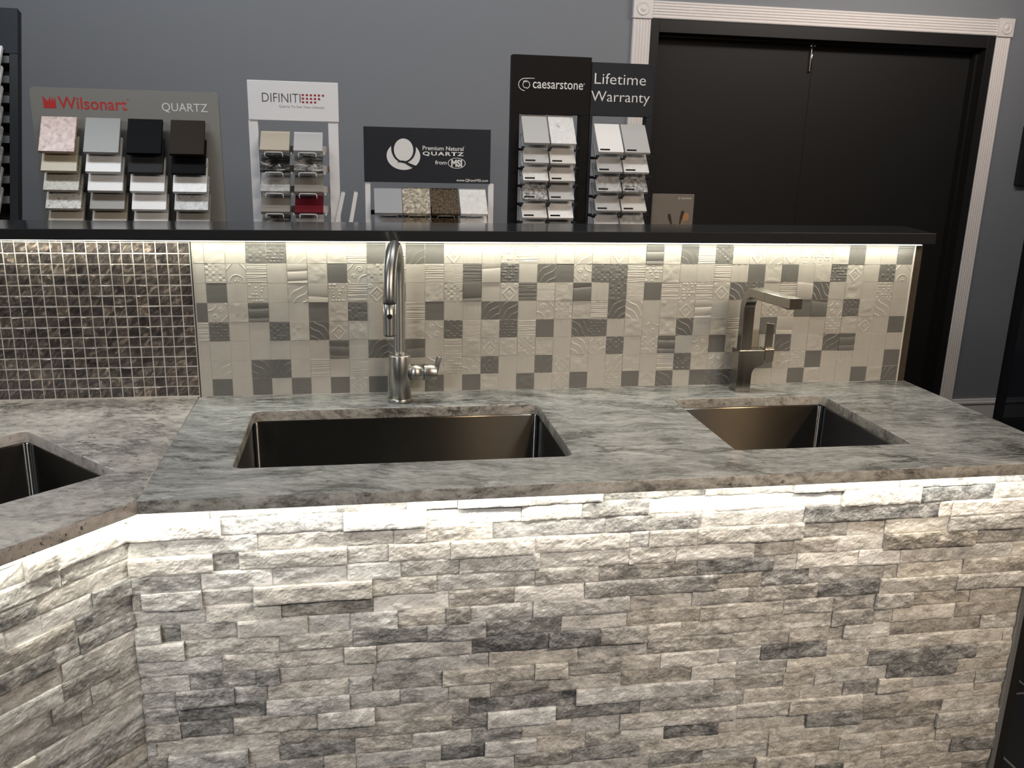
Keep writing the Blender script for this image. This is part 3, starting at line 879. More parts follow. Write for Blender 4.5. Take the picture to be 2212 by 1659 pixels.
def sink(cx, cy, ax, ay, hx, hy, label, depth=0.23):
    s = thing('undermount_sink', label, 'sink', (cx, cy, -ST - 0.0008))
    mb = MB()
    g = 0.004
    zt = -ST - 0.0008
    loops = [(hx + 0.022, hy + 0.022, 0.02, zt), (hx + g, hy + g, 0.014, zt), (hx + g - 0.001, hy + g - 0.001, 0.0135, zt - 0.003),
             (hx + g - 0.004, hy + g - 0.004, 0.0125, zt - depth + 0.02), (hx + g - 0.009, hy + g - 0.009, 0.012, zt - depth + 0.005), (hx - 0.02, hy - 0.02, 0.01, zt - depth)]
    rings = []
    for (a, c, r, z) in loops:
        rings.append([mb.bm.verts.new((x, y, z)) for x, y in round_rect(cx, cy, ax, ay, a, c, r, 5)])
    for q, (ra, rb) in enumerate(zip(rings[:-1], rings[1:])):
        n = len(ra)
        for k in range(n):
            f = mb.bm.faces.new((ra[k], ra[(k + 1) % n], rb[(k + 1) % n], rb[k])); f.smooth = (k % 6) != 5 and q > 1
    mb.bm.faces.new(rings[-1])
    o = bake('basin', mb, M_SINK, s)
    sm = o.modifiers.new('gauge', 'SOLIDIFY'); sm.thickness = 0.0012; sm.offset = 0
    mb = MB(); mb.lathe((cx, cy, zt - depth + 0.0005), (0, 0, 1), [(0, 0.045), (0.002, 0.044), (0.001, 0.036), (-0.0003, 0.002)], 32, True)
    bake('drain', mb, M_CHROME, s)
    return s


sink(A_[0], A_[1], (1, 0), (0, 1), A_H[0], A_H[1], 'wide rectangular stainless sink below the gooseneck faucet')
sink(B_[0], B_[1], (1, 0), (0, 1), B_H[0], B_H[1], 'smaller square stainless sink below the squared faucet')
sink(C_c.x, C_c.y, tuple(ldir), tuple(rdir), C_H[0], C_H[1], 'stainless sink turned at the counter corner, cut by the left picture edge')

# ------------------------------------------------------------------ stone-clad base
SY = -0.633
RH = 0.0386
ROWS = {
1:[(-0.029,0.153,6.5),(0.154,0.394,4.8),(0.396,0.564,8),(0.564,0.766,8),(0.766,0.898,7),(1.048,1.178,8.5),(1.177,1.505,8.5)],
2:[(-0.027,0.222,6),(0.223,0.496,5.2),(0.496,0.564,6),(0.564,0.705,6),(0.705,0.952,5),(0.952,1.172,3.9),(1.172,1.417,6),(1.416,1.752,2.8),(1.75,1.785,7),(1.785,1.986,7.5)],
3:[(-0.032,0.133,6.5),(0.134,0.184,3),(0.184,0.4,5.6),(0.4,0.485,5),(0.485,0.615,6),(0.615,0.797,6),(0.797,1.01,7),(1.01,1.053,6),(1.064,1.164,5),(1.164,1.419,5),(1.417,1.53,4.5),(1.53,1.623,6),(1.622,1.785,7.5),(1.784,1.987,4.5)],
4:[(-0.034,0.107,4.3),(0.108,0.248,7.5),(0.249,0.399,6.3),(0.399,0.51,6.5),(0.51,0.634,5),(0.634,0.809,5),(0.808,1.011,6),(1.01,1.118,6.0),(1.118,1.305,6.5),(1.304,1.4,5),(1.399,1.509,5.5),(1.509,1.626,7),(1.626,1.86,3.3),(1.858,2.0,4)],
5:[(-0.036,-0.008,4),(-0.007,0.107,5.5),(0.108,0.209,6),(0.21,0.45,5.9),(0.45,0.586,5),(0.586,0.8,5.5),(0.799,0.943,5),(0.942,1.171,3.2),(1.171,1.358,2.6),(1.358,1.413,5.8),(1.412,1.567,6.7),(1.566,1.672,7.5),(1.67,1.81,5.5),(1.808,1.969,5.7),(1.968,2.007,7.2)],
6:[(-0.032,0.112,5.5),(0.113,0.262,6),(0.263,0.452,3.0),(0.452,0.612,8.5),(0.612,0.755,4),(0.755,0.913,7),(0.913,1.222,3.7),(1.221,1.331,4),(1.331,1.447,2.8),(1.446,1.638,5),(1.637,1.672,5),(1.671,1.843,6),(1.842,2.016,4.6)],
7:[(-0.032,0.022,6),(0.023,0.059,2.2),(0.06,0.173,5),(0.173,0.315,6.5),(0.315,0.403,6.1),(0.403,0.502,5.5),(0.503,0.606,5),(0.606,0.657,3.5),(0.657,0.798,5.5),(0.797,1.017,4.5),(1.016,1.166,5.2),(1.165,1.302,5),(1.301,1.474,3.8),(1.472,1.632,2.2),(1.631,1.832,5),(1.831,2.023,5)],
8:[(-0.032,0.065,5.5),(0.066,0.255,5),(0.256,0.407,4.8),(0.407,0.565,2.2),(0.565,0.693,3.5),(0.693,0.863,2.7),(0.862,1.015,6.2),(1.015,1.188,4.3),(1.187,1.393,5),(1.392,1.517,4.5),(1.516,1.627,4),(1.626,1.722,5),(1.722,1.876,5),(1.874,2.025,5.5)],
9:[(-0.035,0.139,5),(0.14,0.388,5.0),(0.388,0.456,5.5),(0.456,0.663,5.5),(0.663,0.835,1.2),(0.835,0.954,1.8),(0.953,1.064,3.5),(1.068,1.145,6),(1.145,1.361,4.5),(1.36,1.52,5),(1.519,1.628,3.3),(1.627,1.677,5),(1.676,1.841,5.5),(1.839,2.018,4.5)],
10:[(-0.032,0.07,5),(0.072,0.205,3),(0.206,0.252,2.5),(0.252,0.455,5.2),(0.455,0.702,4.5),(0.702,0.903,5),(0.902,1.068,4.5),(1.07,1.274,4),(1.273,1.416,5),(1.415,1.554,4.5),(1.552,1.676,6),(1.675,1.918,4),(1.915,2.025,5)],
11:[(-0.029,0.041,4.5),(0.042,0.158,3),(0.159,0.225,4),(0.225,0.396,5.0),(0.396,0.446,5.5),(0.446,0.599,3.5),(0.599,0.806,4.5),(0.806,0.882,5),(0.882,1.007,3.5),(1.007,1.102,5.0),(1.101,1.244,6),(1.242,1.349,5.5),(1.348,1.515,1.8),(1.514,1.621,5.5),(1.619,1.852,5.5),(1.849,1.989,6.7)],
12:[(-0.026,0.042,3.5),(0.043,0.222,2.3),(0.223,0.397,4.7),(0.397,0.505,4.5),(0.505,0.613,4.5),(0.613,0.706,5),(0.706,0.839,3.2),(0.838,1.01,5),(1.009,1.18,3.6),(1.179,1.289,6),(1.288,1.418,5),(1.417,1.628,5.5),(1.624,1.92,2.8),(1.918,2.022,5)],
13:[(-0.026,0.044,4),(0.045,0.152,2.8),(0.154,0.328,5),(0.341,0.45,5.5),(0.45,0.659,4.5),(0.659,0.905,1.8),(0.904,1.236,5.0),(1.234,1.414,4),(1.413,1.495,5),(1.494,1.683,5),(1.679,1.874,2),(1.872,2.019,5)],
14:[(-0.03,-0.008,3.5),(-0.006,0.247,5),(0.248,0.371,3.5),(0.372,0.621,3.8),(0.621,0.701,3),(0.7,0.858,6),(0.857,1.06,2.3),(1.059,1.317,3.6),(1.314,1.462,5),(1.461,1.574,5),(1.573,1.665,3),(1.663,1.754,5),(1.751,1.934,5),(1.934,2.021,4.5)],
15:[(-0.029,0.015,4),(0.015,0.178,4),(0.243,0.406,2.2),(0.406,0.532,4.5),(0.532,0.666,5.5),(0.665,0.781,3),(0.78,0.896,5),(0.896,1.014,4),(1.014,1.301,5.1),(1.299,1.436,5),(1.434,1.627,5),(1.625,1.758,5),(1.755,1.937,6.7),(1.935,2.024,5)],
16:[(0.337,0.407,4.5),(0.407,0.596,5),(0.596,0.696,1.5),(0.696,0.815,5.5),(0.814,0.932,5),(0.931,1.017,4.5),(1.016,1.124,6.0),(1.123,1.261,2),(1.259,1.485,5),(1.484,1.633,2.8),(1.629,1.853,3.3),(1.851,2.027,5.6)],
17:[(0.561,0.766,5),(0.766,0.9,3),(0.899,1.065,2.8),(1.088,1.393,5),(1.39,1.555,5.5),(1.553,1.843,4.3),(1.839,2.021,5)],
18:[(1.091,1.227,3.3),(1.225,1.395,5),(1.394,1.581,4.5),(1.58,1.678,5.5),(1.675,1.848,5),(1.845,2.023,4.5)],
20:[(1.514,1.6,1.5),(1.598,1.714,5),(1.711,2.015,4.8)],
}
# the wing: distances along the angled face, measured from the inner corner
WING = {
0:[(0.0,0.20,8.5),(0.20,0.40,7.5)],
1:[(0.0,0.145,6.5),(0.145,0.205,4.5),(0.205,0.25,5),(0.25,0.40,8)],
2:[(0.0,0.14,5),(0.14,0.30,5)],
3:[(0.0,0.19,5.6),(0.19,0.33,3)],
4:[(0.0,0.085,4),(0.085,0.185,6.8),(0.185,0.255,6.5),(0.255,0.36,4)],
5:[(0.0,0.125,3.4),(0.125,0.29,4.6)],
6:[(0.0,0.12,3.3),(0.12,0.17,4.5),(0.17,0.30,3)],
7:[(0.0,0.16,5.6),(0.16,0.32,5.2)],
8:[(0.0,0.045,5),(0.045,0.165,3.5),(0.165,0.30,5.6)],
9:[(0.0,0.11,4),(0.11,0.19,4),(0.19,0.33,5.6)],
}


def fill_row(given, a, b_, r):
    """closed list of (x0, x1, tone) over [a, b_]; gaps get plain stones."""
    out = []; x = a
    for (p_, q, t_) in sorted(given):
        p_ = max(p_, x) if p_ < x + 0.03 or abs(p_ - x) < .03 else p_
        if p_ - x > 0.03:
            while p_ - x > 0.03:
                L = min(p_ - x, r.uniform(.09, .26))
                if p_ - x - L < 0.05: L = p_ - x
                out.append((x, x + L, r.choice([4.5, 5, 5.2, 5.5, 6, 3.4]) )); x += L
        else:
            p_ = x
        q = min(q, b_)
        if q - x < 0.01: continue
        out.append((x, q, t_)); x = q
    while b_ - x > 0.004:
        L = min(b_ - x, r.uniform(.09, .26))
        if b_ - x - L < 0.05: L = b_ - x
        out.append((x, x + L, r.choice([4.2, 5, 5.2, 5.5, 6, 3.2, 2.4]))); x += L
    return out


def stone_wall(table, length, org, ax, nrm, nrows, seed, cell=0.0042, warm=None):
    """stones over a vertical face: org at the top corner, ax along it, nrm outwards."""
    r = np.random.RandomState(seed)
    VV, FF, AT = [], [], []; nv = 0
    for row in range(nrows):
        zt = -ST - 0.0008 if row == 0 else -0.0355 - RH * row
        zb = -0.0355 - RH * (row + 1)
        if row == 0: zt = -0.0292
        for (s0, s1, tone) in fill_row(table.get(row, []), 0 if seed != 1 else -0.0275, length, r):
            g = 0.0003
            a, c = s0 + g, s1 - g
            nx = max(3, int((c - a) / cell)); nz = max(5, int((zt - zb) / cell))
            S, Zz = np.meshgrid(np.linspace(a, c, nx + 1), np.linspace(zb + g * .5, zt - g * .5, nz + 1), indexing='ij')
            sd = int(r.randint(1, 10 ** 6))
            proud = r.choice([0.002, 0.004, 0.006, 0.009, 0.013, 0.016], p=[.22, .28, .24, .15, .08, .03])
            tx, tz = r.uniform(-.012, .012), r.uniform(-.06, .06)
            rough = r.uniform(0.6, 1.25)
            big = (fbm(S * 16, Zz * 26, sd, 3) - .5) * 0.0065 * rough
            mid = (fbm(S * 60 + Zz * 25, Zz * 95, sd + 3, 3, .6) - .5) * 0.0036 * rough
            fin = (vnoise(S * 260, Zz * 300, sd + 9) - .5) * 0.0009
            d_ = proud + tx * (S - (a + c) / 2) + tz * (Zz - (zt + zb) / 2) + big + mid + fin
            edge = np.minimum.reduce([S - a, c - S, (Zz - zb), (zt - Zz)])
            d_ = d_ - 0.0016 * np.exp(-edge / 0.0022)
            d_ = np.maximum(d_, 0.0003)
            SS = np.pad(S, 1, mode='edge'); Z2 = np.pad(Zz, 1, mode='edge'); D2 = np.pad(d_, 1, constant_values=-0.006)
            X = org[0] + ax[0] * SS + nrm[0] * D2; Y = org[1] + ax[1] * SS + nrm[1] * D2
            pts_ = np.stack([X, Y, Z2], -1).reshape(-1, 3)
            n1, n2 = SS.shape
            idx = np.arange(n1 * n2).reshape(n1, n2) + nv
            q = np.stack([idx[:-1, :-1], idx[1:, :-1], idx[1:, 1:], idx[:-1, 1:]], -1).reshape(-1, 4)
            wv = warm((s0 + s1) / 2) if warm else 0.2
            wv = float(np.clip(wv + r.uniform(-.25, .3), 0, 1)) if tone > 2.9 else wv * .3
            col = np.array([tone / 10.0 + .15, wv, r.rand(), 1.0])
            VV.append(pts_); FF.append(q); AT.append(np.tile(col, (len(pts_), 1))); nv += len(pts_)
    return np.concatenate(VV), np.concatenate(FF), np.concatenate(AT)


CX, CY = -0.0275, SY
island = thing('display_island_base', 'island base clad in grey and cream stacked split-face stone', 'island base', (1.0, -0.3, FLOOR_Z))
V1, F1, A1 = stone_wall(ROWS, 2.017, (0.0, SY), (1, 0), (0, -1), 23, 1, warm=lambda s: 0.04 + 0.30 * max(0, s))  # warm lamp light painted into the stone colour, stronger towards the right
wn = (WD.y, -WD.x)
wn = (-WD.y, WD.x) if (-WD.y) > 0 else wn
wn = (0.747, -0.664)
V2, F2, A2 = stone_wall(WING, 1.1, (CX, CY), (WD.x, WD.y), wn, 23, 2, warm=lambda s: 0.12)
F2 = F2[:, ::-1]
mesh_np('stone_cladding', V1, F1, [M_STONE], attr=A1, parent=island)
mesh_np('stone_cladding', V2, F2, [M_STONE], attr=A2, parent=island)
# backing boards behind the stone, open inside for the sinks
mb = MB()
mb.prism([(CX, CY + 0.0005), (2.017, CY + 0.0005), (2.017, CY + 0.018), (CX - 0.008, CY + 0.018)], FLOOR_Z, -0.0295, plane='XY')
e = Vector((CX, CY)) + WD * 1.1
mb.prism([(CX - 0.0004, CY + 0.0006), (CX - 0.008, CY + 0.018), (e.x - 0.0135, e.y + 0.012), (e.x, e.y)], FLOOR_Z, -0.0295, plane='XY')
bake('backing_board', mb, M_GREYCTR, island)
mb = MB(); mb.box(2.0172, 2.0300, SY - 0.012, SY + 0.02, FLOOR_Z, -0.0290, 0.001)
o = bake('edge_trim', mb, M_SILVER, island); o['label'] = 'grey metal edge trim'
mb = MB(); mb.box(2.0302, 2.0580, SY - 0.008, -0.001, FLOOR_Z, -0.0290, 0.001)
o = bake('side_panel', mb, M_BLACKDOOR, island); o['label'] = 'black end panel'

mb = MB(); mb.box(-0.01, 2.01, -0.677, -0.667, -0.0318, -0.0285)
tag(bake('led_strip', mb, M_LED, loc=(1.0, -0.672, -0.03)), 'LED strip under the straight counter edge, washing the front stone', 'LED strip')
wo = Vector((CX, CY)) + Vector(wn) * 0.040
mb = MB()
p0 = wo + WD * 0.02; p1 = wo + WD * 1.05
sd_ = Vector(wn) * 0.005
mb.prism([tuple(p0 + sd_), tuple(p1 + sd_), tuple(p1 - sd_), tuple(p0 - sd_)], -0.0318, -0.0285, plane='XY')
tag(bake('led_strip', mb, M_LED, loc=(p0.x, p0.y, -0.03)), 'LED strip under the angled counter edge at the left corner', 'LED strip')
pm = (p0 + p1) / 2
lo_ = area('led_tape_light', (pm.x, pm.y, -0.0335), (pm.x, pm.y, -1), 1.03, 0.006, 2.0, (1.0, 0.97, 0.86))
lo_.rotation_euler = (0, 0, math.atan2(WD.y, WD.x))

# ------------------------------------------------------------------ gooseneck faucet
FX, FY = 0.537, -0.087
fa = thing('gooseneck_faucet', 'brushed steel gooseneck pull-down faucet behind the wide sink', 'faucet', (FX, FY, 0.0))
mb = MB(); mb.lathe((FX, FY, 0.0002), (0, 0, 1), [(0, .0318), (.009, .0318), (.0105, .0303), (.0105, .0287)], 48)
bake('base_ring', mb, M_STEEL, fa)
mb = MB(); mb.lathe((FX, FY, 0.0105), (0, 0, 1), [(0, .0285), (.1135, .0285), (.1150, .0279), (.1155, .0267), (.1155, .014)], 48)
bake('body', mb, M_STEEL, fa)
tr_ = 0.0150
path = [(FX, FY, 0.126)] + [(FX, FY, z) for z in np.linspace(0.14, 0.317, 8)]
ARC = 0.100
HX = 0.5055
for k in range(1, 25):
    a = math.pi * k / 24
    yy = FY - ARC + ARC * math.cos(a)
    path.append((FX + (HX - FX) * (FY - yy) / (2 * ARC), yy, 0.317 + ARC * math.sin(a)))
HYy = FY - 2 * ARC
path.append((HX, HYy, 0.298))
circ = [(tr_ * math.cos(2 * math.pi * k / 32), tr_ * math.sin(2 * math.pi * k / 32)) for k in range(32)]
mb = MB(); mb.sweep(path, circ, (0.988, -0.155, 0))
sp = bake('spout', mb, M_STEEL, fa)
mb = MB(); mb.lathe((HX, HYy, 0.2975), (0, 0, -1), [(0, .0152), (.002, .0152), (.0024, .0143)], 32)
bake('joint_ring', mb, M_BLACKPL, fa)
mb = MB(); mb.lathe((HX, HYy, 0.2952), (0, 0, -1), [(0, .0153), (.03, .0156), (.072, .0156), (.074, .0150), (.074, .0120)], 32)
h_ = bake('spray_head', mb, M_STEEL, fa)
mb = MB(); mb.lathe((HX - 0.0005, HYy - 0.0145, 0.268), (0, -1, 0), [(0, .0062), (.0022, .0062), (.0030, .0052)], 24)
bb_ = bake('spray_button', mb, M_BLACKPL, h_)
mb = MB(); mb.lathe((HX, HYy, 0.2213), (0, 0, -1), [(0, .0138), (.002, .0135)], 32)
bake('nozzle', mb, M_BLACKPL, h_)
mb = MB(); mb.cyl((FX + .020, FY, .0775), (0.5985, FY, .0775), .0210, n=40)
bake('valve_stub', mb, M_STEEL, fa)
mb = MB(); mb.cyl((0.5993, FY, .0775), (0.633, FY, .0775), .0210, n=40, bev=0.0012)
lv = bake('handle', mb, M_STEEL, fa)
mb = MB(); mb.cyl((0.6285, FY - 0.004, .072), (0.6405, FY - 0.008, .122), .0072, n=20, bev=0.0012)
bake('handle_pin', mb, M_STEEL, lv)

# ------------------------------------------------------------------ squared faucet
GX0, GX1 = 1.4795, 1.523
fb = thing('squared_faucet', 'brushed nickel faucet of square section behind the smaller sink', 'faucet', (1.50, -0.063, 0.0))
YF, YB = -0.087, -0.041
mb = MB()
prof = [(GX0, 0.0003), (GX1, 0.0003), (GX1, 0.052)]
for k in range(0, 7):
    a = math.pi - math.pi / 2 * k / 6
    prof.append((GX1 + 0.022 + 0.022 * math.cos(a), 0.054 + 0.022 * math.sin(a)))
prof += [(1.553, 0.079), (1.5575, 0.084), (1.5575, 0.1215), (GX0, 0.1215)]
mb.prism(prof, YF, YB, plane='XZ', bev=0.001)
bake('body', mb, M_NICKEL, fb)
# spout: square tube rising, bending towards the front
SX0, SX1 = 1.4845, 1.5175
yc = -0.0705; th = 0.0130
path = [(0, yc, z) for z in np.linspace(0.1212, 0.235, 5)]
R_ = 0.052
for k in range(1, 13):
    a = (math.pi / 2 + 0.10) * k / 12
    path.append((0, yc - R_ + R_ * math.cos(a), 0.238 + R_ * math.sin(a)))
ye, ze = path[-1][1], path[-1][2]
dirv = Vector((0, -1, 0.055)).normalized()
xm_ = (SX0 + SX1) / 2; hw = (SX1 - SX0) / 2
path = [(xm_, p_[1], p_[2]) for p_ in path]
path.append((xm_, -0.198, 0.2915))
bv = 0.0016
sq = [(-hw + bv, -th), (hw - bv, -th), (hw, -th + bv), (hw, th - bv), (hw - bv, th), (-hw + bv, th), (-hw, th - bv), (-hw, -th + bv)]
mb = MB(); mb.sweep(path, sq, (1, 0, 0), smooth=False)
bake('spout', mb, M_NICKEL, fb)
mb = MB(); mb.sweep([(xm_, -0.1992, 0.2917), (xm_, -0.337, 0.2970)], sq, (1, 0, 0), smooth=False)
hd = bake('spray_head', mb, M_NICKEL, fb)
mb = MB(); mb.box(xm_ - .010, xm_ + .010, -0.318, -0.285, 0.2795, 0.2835, 0.001)
bake('nozzle', mb, M_BLACKPL, hd)
mb = MB(); mb.prism([(1.5600, 0.1215), (1.5600, 0.0955), (1.5685, 0.0830), (1.5865, 0.0875), (1.5875, 0.1235), (1.5600, 0.1225)], YF + 0.004, YB - 0.002, plane='XZ', bev=0.001)
hk = bake('handle', mb, M_NICKEL, fb)
mb = MB(); mb.prism([(1.5640, 0.122), (1.5865, 0.122), (1.5860, 0.1925), (1.5640, 0.1965)], -0.0705, -0.0645, plane='XZ', bev=0.0008)
bake('handle_blade', mb, M_NICKEL, hk)
mb = MB(); mb.box(1.5573, 1.5602, YF + 0.006, YB - 0.004, 0.090, 0.118)
bake('handle_gap', mb, M_BLACKPL, fb)

# ------------------------------------------------------------------ back display counter
BCZ = 0.25
bc = thing('back_display_counter', 'dark counter behind the ledge carrying the sample racks', 'counter', (0.3, 0.9, FLOOR_Z))
mb = MB(); mb.box(-1.5, 1.75, 0.45, 1.25, BCZ - 0.03, BCZ, 0.002); bake('worktop', mb, M_GREYCTR, bc)
mb = MB(); mb.box(-1.48, 1.73, 0.48, 1.24, FLOOR_Z, BCZ - 0.0302); bake('carcass', mb, M_GREYCTR, bc)


# ------------------------------------------------------------------ lettering
def lettering(name, s, x0, x1, z0, z1, y, mat, parent, bold=0.0, shear=0.0, space=1.0, label=None, depth=0.0006):
    cu = bpy.data.curves.new(name, 'FONT'); cu.body = s; cu.size = 1.0; cu.offset = bold; cu.shear = shear
    cu.space_character = space; cu.extrude = 0.0; cu.resolution_u = 3
    tmp = bpy.data.objects.new('tmp', cu); link(tmp)
    dg = bpy.context.evaluated_depsgraph_get()
    me = bpy.data.meshes.new_from_object(tmp.evaluated_get(dg))
    bpy.data.objects.remove(tmp); bpy.data.curves.remove(cu)
    n = len(me.vertices); c = np.zeros(n * 3, dtype=np.float32); me.vertices.foreach_get('co', c); c = c.reshape(-1, 3)
    lo, hi = c.min(0), c.max(0)
    x = x0 + (c[:, 0] - lo[0]) / (hi[0] - lo[0]) * (x1 - x0)
    z = z0 + (c[:, 1] - lo[1]) / (hi[1] - lo[1]) * (z1 - z0)
    base = BASE[parent.name]
    out_ = np.stack([x, np.full(n, y - depth), z], -1) - np.array(base)
    me.vertices.foreach_set('co', out_.astype(np.float32).ravel()); me.update()
    me.materials.clear(); me.materials.append(mat)
    o = bpy.data.objects.new(name, me); link(o); o.parent = parent; BASE[o.name] = base
    if label: o['label'] = label
    return o


def flat(name, polys, y, mat, parent, label=None, th=0.0006):
    mb = MB()
    for p_ in polys: mb.prism(p_, y - th, y - 0.00005, plane='XZ')
    o = bake(name, mb, mat, parent)
    if label: o['label'] = label
    return o


def disc(cx, cz, rx, rz, n=40, a0=0.0, a1=2 * math.pi):
    return [(cx + rx * math.cos(a0 + (a1 - a0) * k / n), cz + rz * math.sin(a0 + (a1 - a0) * k / n)) for k in range(n if a1 - a0 > 6.2 else n + 1)]


def arc_band(cx, cz, rx0, rz0, rx1, rz1, a0, a1, n=32):
    """band between two ellipses as quads."""
    out_ = []
    for k in range(n):
        p, q = a0 + (a1 - a0) * k / n, a0 + (a1 - a0) * (k + 1) / n
        out_.append([(cx + rx0 * math.cos(p), cz + rz0 * math.sin(p)), (cx + rx1 * math.cos(p), cz + rz1 * math.sin(p)),
                     (cx + rx1 * math.cos(q), cz + rz1 * math.sin(q)), (cx + rx0 * math.cos(q), cz + rz0 * math.sin(q))])
    return out_


ORD = ['top', 'second', 'third', 'fourth', 'fifth', 'sixth', 'seventh', 'eighth']


def sample(x, z, yb, wd, L, ang, th, finish, label, group, sticker=False):
    """one tilted sample: x, z = left end of its front edge; ang above horizontal."""
    ca, sa = math.cos(ang), math.sin(ang)
    M = Matrix(((1, 0, 0, x), (0, ca, -sa, yb), (0, sa, ca, z), (0, 0, 0, 1)))
    mb = MB(); mb.box(0, wd, 0, L, -th, 0, 0.0008, M=M)
    o = bake('quartz_sample', mb, Q[finish], loc=(x, yb, z))
    tag(o, label, 'quartz sample', group)
    if sticker:
        mb = MB(); mb.box(0.006, 0.041, 0.006, 0.013, 0.00002, 0.0003, M=M)
        s_ = bake('sticker', mb, M_BLACKPRINT, o); s_['label'] = 'small black label'
    return o


def wire_loop(mb, xa, xb, yb, z, r=0.0014, drop=0.012, up=0.006):
    pth = [(xa, yb + 0.006, z - drop - .004), (xa, yb - 0.003, z - drop), (xa, yb - 0.0045, z + up - .004), (xa + .003, yb - 0.0048, z + up),
           (xb - .003, yb - 0.0048, z + up), (xb, yb - 0.0045, z + up - .004), (xb, yb - 0.003, z - drop), (xb, yb + 0.006, z - drop - .004)]
    for a, c in zip(pth[:-1], pth[1:]): mb.cyl(a, c, r, n=8)


# --- grey sample board, four columns
DY = 0.75
g = 'quartz samples on the grey sample board'
wb = thing('sample_board', 'grey sample board with red and white lettering, four columns of samples', 'sample display', (-0.28, DY + 0.05, BCZ))
pts = []
for (cx, cz, a0) in ((-0.013, 0.788, 0), (-0.546, 0.787, 90)):
    for k in range(7):
        a = math.radians(a0 + 15 * k); pts.append((cx + .015 * math.cos(a), cz + .015 * math.sin(a)))
pts += [(-0.561, BCZ + .0005), (0.004, BCZ + .0005)]
mb = MB(); mb.prism(pts, DY, DY + 0.022, plane='XZ', bev=0.0012); bake('panel', mb, M_GREYBOARD, wb)
mb = MB(); mb.box(-0.50, -0.06, DY + .022, DY + .12, BCZ + .0005, BCZ + .012, .001); bake('foot', mb, M_GREYBOARD, wb)
lettering('lettering', 'Wilsonart', -0.4803, -0.2775, 0.7385, 0.7752, DY, M_RED, wb, bold=0.008, label='red lettering')
lettering('lettering', 'QUARTZ', -0.1724, -0.0326, 0.7365, 0.7665, DY, M_WINK, wb, label='white lettering')
lettering('trademark', '\u00ae', -0.2762, -0.2700, 0.7690, 0.7755, DY, M_RED, wb)
# red flame emblem
x0, x1, z0, z1 = -0.5243, -0.4873, 0.7399, 0.7764
fl = [(0.02, 0), (1, 0), (1, .95), (.86, .52), (.80, .97), (.66, .50), (.57, .99), (.45, .62), (.30, .60), (0, 1)]
flat('emblem', [[(x0 + (x1 - x0) * a, z0 + (z1 - z0) * c) for a, c in fl]], DY, M_RED, wb, 'red flame emblem')
fin = [['pink', 'cream', 'beige_speck', 'white_speck', 'tan'], ['grey', 'white', 'white', 'taupe', 'tan'], ['black', 'charcoal', 'white', 'white', 'offwhite'], ['brown', 'black', 'whitevein', 'marble', 'taupe']]
word = {'pink': 'pink speckled', 'cream': 'cream', 'beige_speck': 'beige speckled', 'white_speck': 'white dark-speckled', 'tan': 'tan', 'grey': 'mid grey', 'white': 'plain white',
        'taupe': 'taupe', 'black': 'black', 'charcoal': 'charcoal', 'offwhite': 'off-white', 'brown': 'dark brown', 'whitevein': 'white marbled', 'marble': 'grey marbled',
        'blackvein': 'black marbled', 'greyvein': 'dark grey marbled', 'red': 'deep red', 'silver': 'pale grey', 'pebble': 'pebbled beige', 'granular': 'coarse grey', 'bluegrey': 'blue-grey', 'brownspeck': 'brown speckled'}
cols = ['first', 'second', 'third', 'fourth']
rowz = [0.6105, 0.5520, 0.4940, 0.4375, 0.3800]
colx = [-0.5250, -0.3960, -0.2710, -0.1425]
pg = MB()
for c in range(4):
    for r_ in range(5):
        x = colx[c] + 0.0008 * r_
        sample(x, rowz[r_], 0.655, 0.1035, 0.124, math.radians(57), 0.013, fin[c][r_],
               '%s quartz sample, %s down in the %s column of the grey board' % (word[fin[c][r_]], ORD[r_], cols[c]), g)
        z = rowz[r_] + 0.060
        mbp = MB(); mbp.box(x + 0.030, x + 0.0735, 0.7185, DY - 0.0004, z - 0.012, z + 0.012, 0.001)
        bake('sample_peg', mbp, M_GREYBOARD, wb)

# --- white two-column rack
g = 'quartz samples on the white wire-loop rack'
db = thing('sample_rack', 'white two-column sample rack with wire loops and red dot logo', 'sample display', (0.238, DY + 0.06, BCZ))
mb = MB(); mb.box(0.0945, 0.3825, DY - 0.004, DY + 0.020, 0.722, 0.8455, 0.0015); bake('header_panel', mb, M_WHITEMET, db)
for a, c in ((0.0925, 0.1225), (0.3470, 0.3800)):
    mb = MB(); mb.box(a, c, DY, DY + 0.024, BCZ + .0005, 0.7218, 0.0015); bake('upright', mb, M_WHITEMET, db)
mb = MB(); mb.box(0.0925, 0.3800, DY + .0245, DY + .16, BCZ + .0005, BCZ + .010, .001); bake('foot', mb, M_WHITEMET, db)
lettering('lettering', 'DIFINITI', 0.1399, 0.2616, 0.7795, 0.8070, DY - .004, M_DINK, db, bold=-0.012, label='thin dark lettering')
lettering('slogan', 'Quartz To Suit Your Lifestyle', 0.1923, 0.3361, 0.7610, 0.7705, DY - .004, M_GINK, db, label='small grey lettering')
sqs = []
for r_, n in enumerate((6, 5, 4)):
    for k in range(n):
        cx, cz = 0.2692 + k * 0.01285, 0.8040 - r_ * 0.0112
        sqs.append([(cx - .0034, cz - .0029), (cx + .0034, cz - .0029), (cx + .0034, cz + .0029), (cx - .0034, cz + .0029)])
flat('dot_logo', sqs, DY - .004, M_DKRED, db, 'dark red squares in three rows')
fin = [['tan', 'silver'], ['blackvein', 'greyvein'], ['marble', 'taupe'], ['taupe', 'red'], ['greyvein', 'silver']]
rowz = [0.6295, 0.5665, 0.4995, 0.4335, 0.3680]
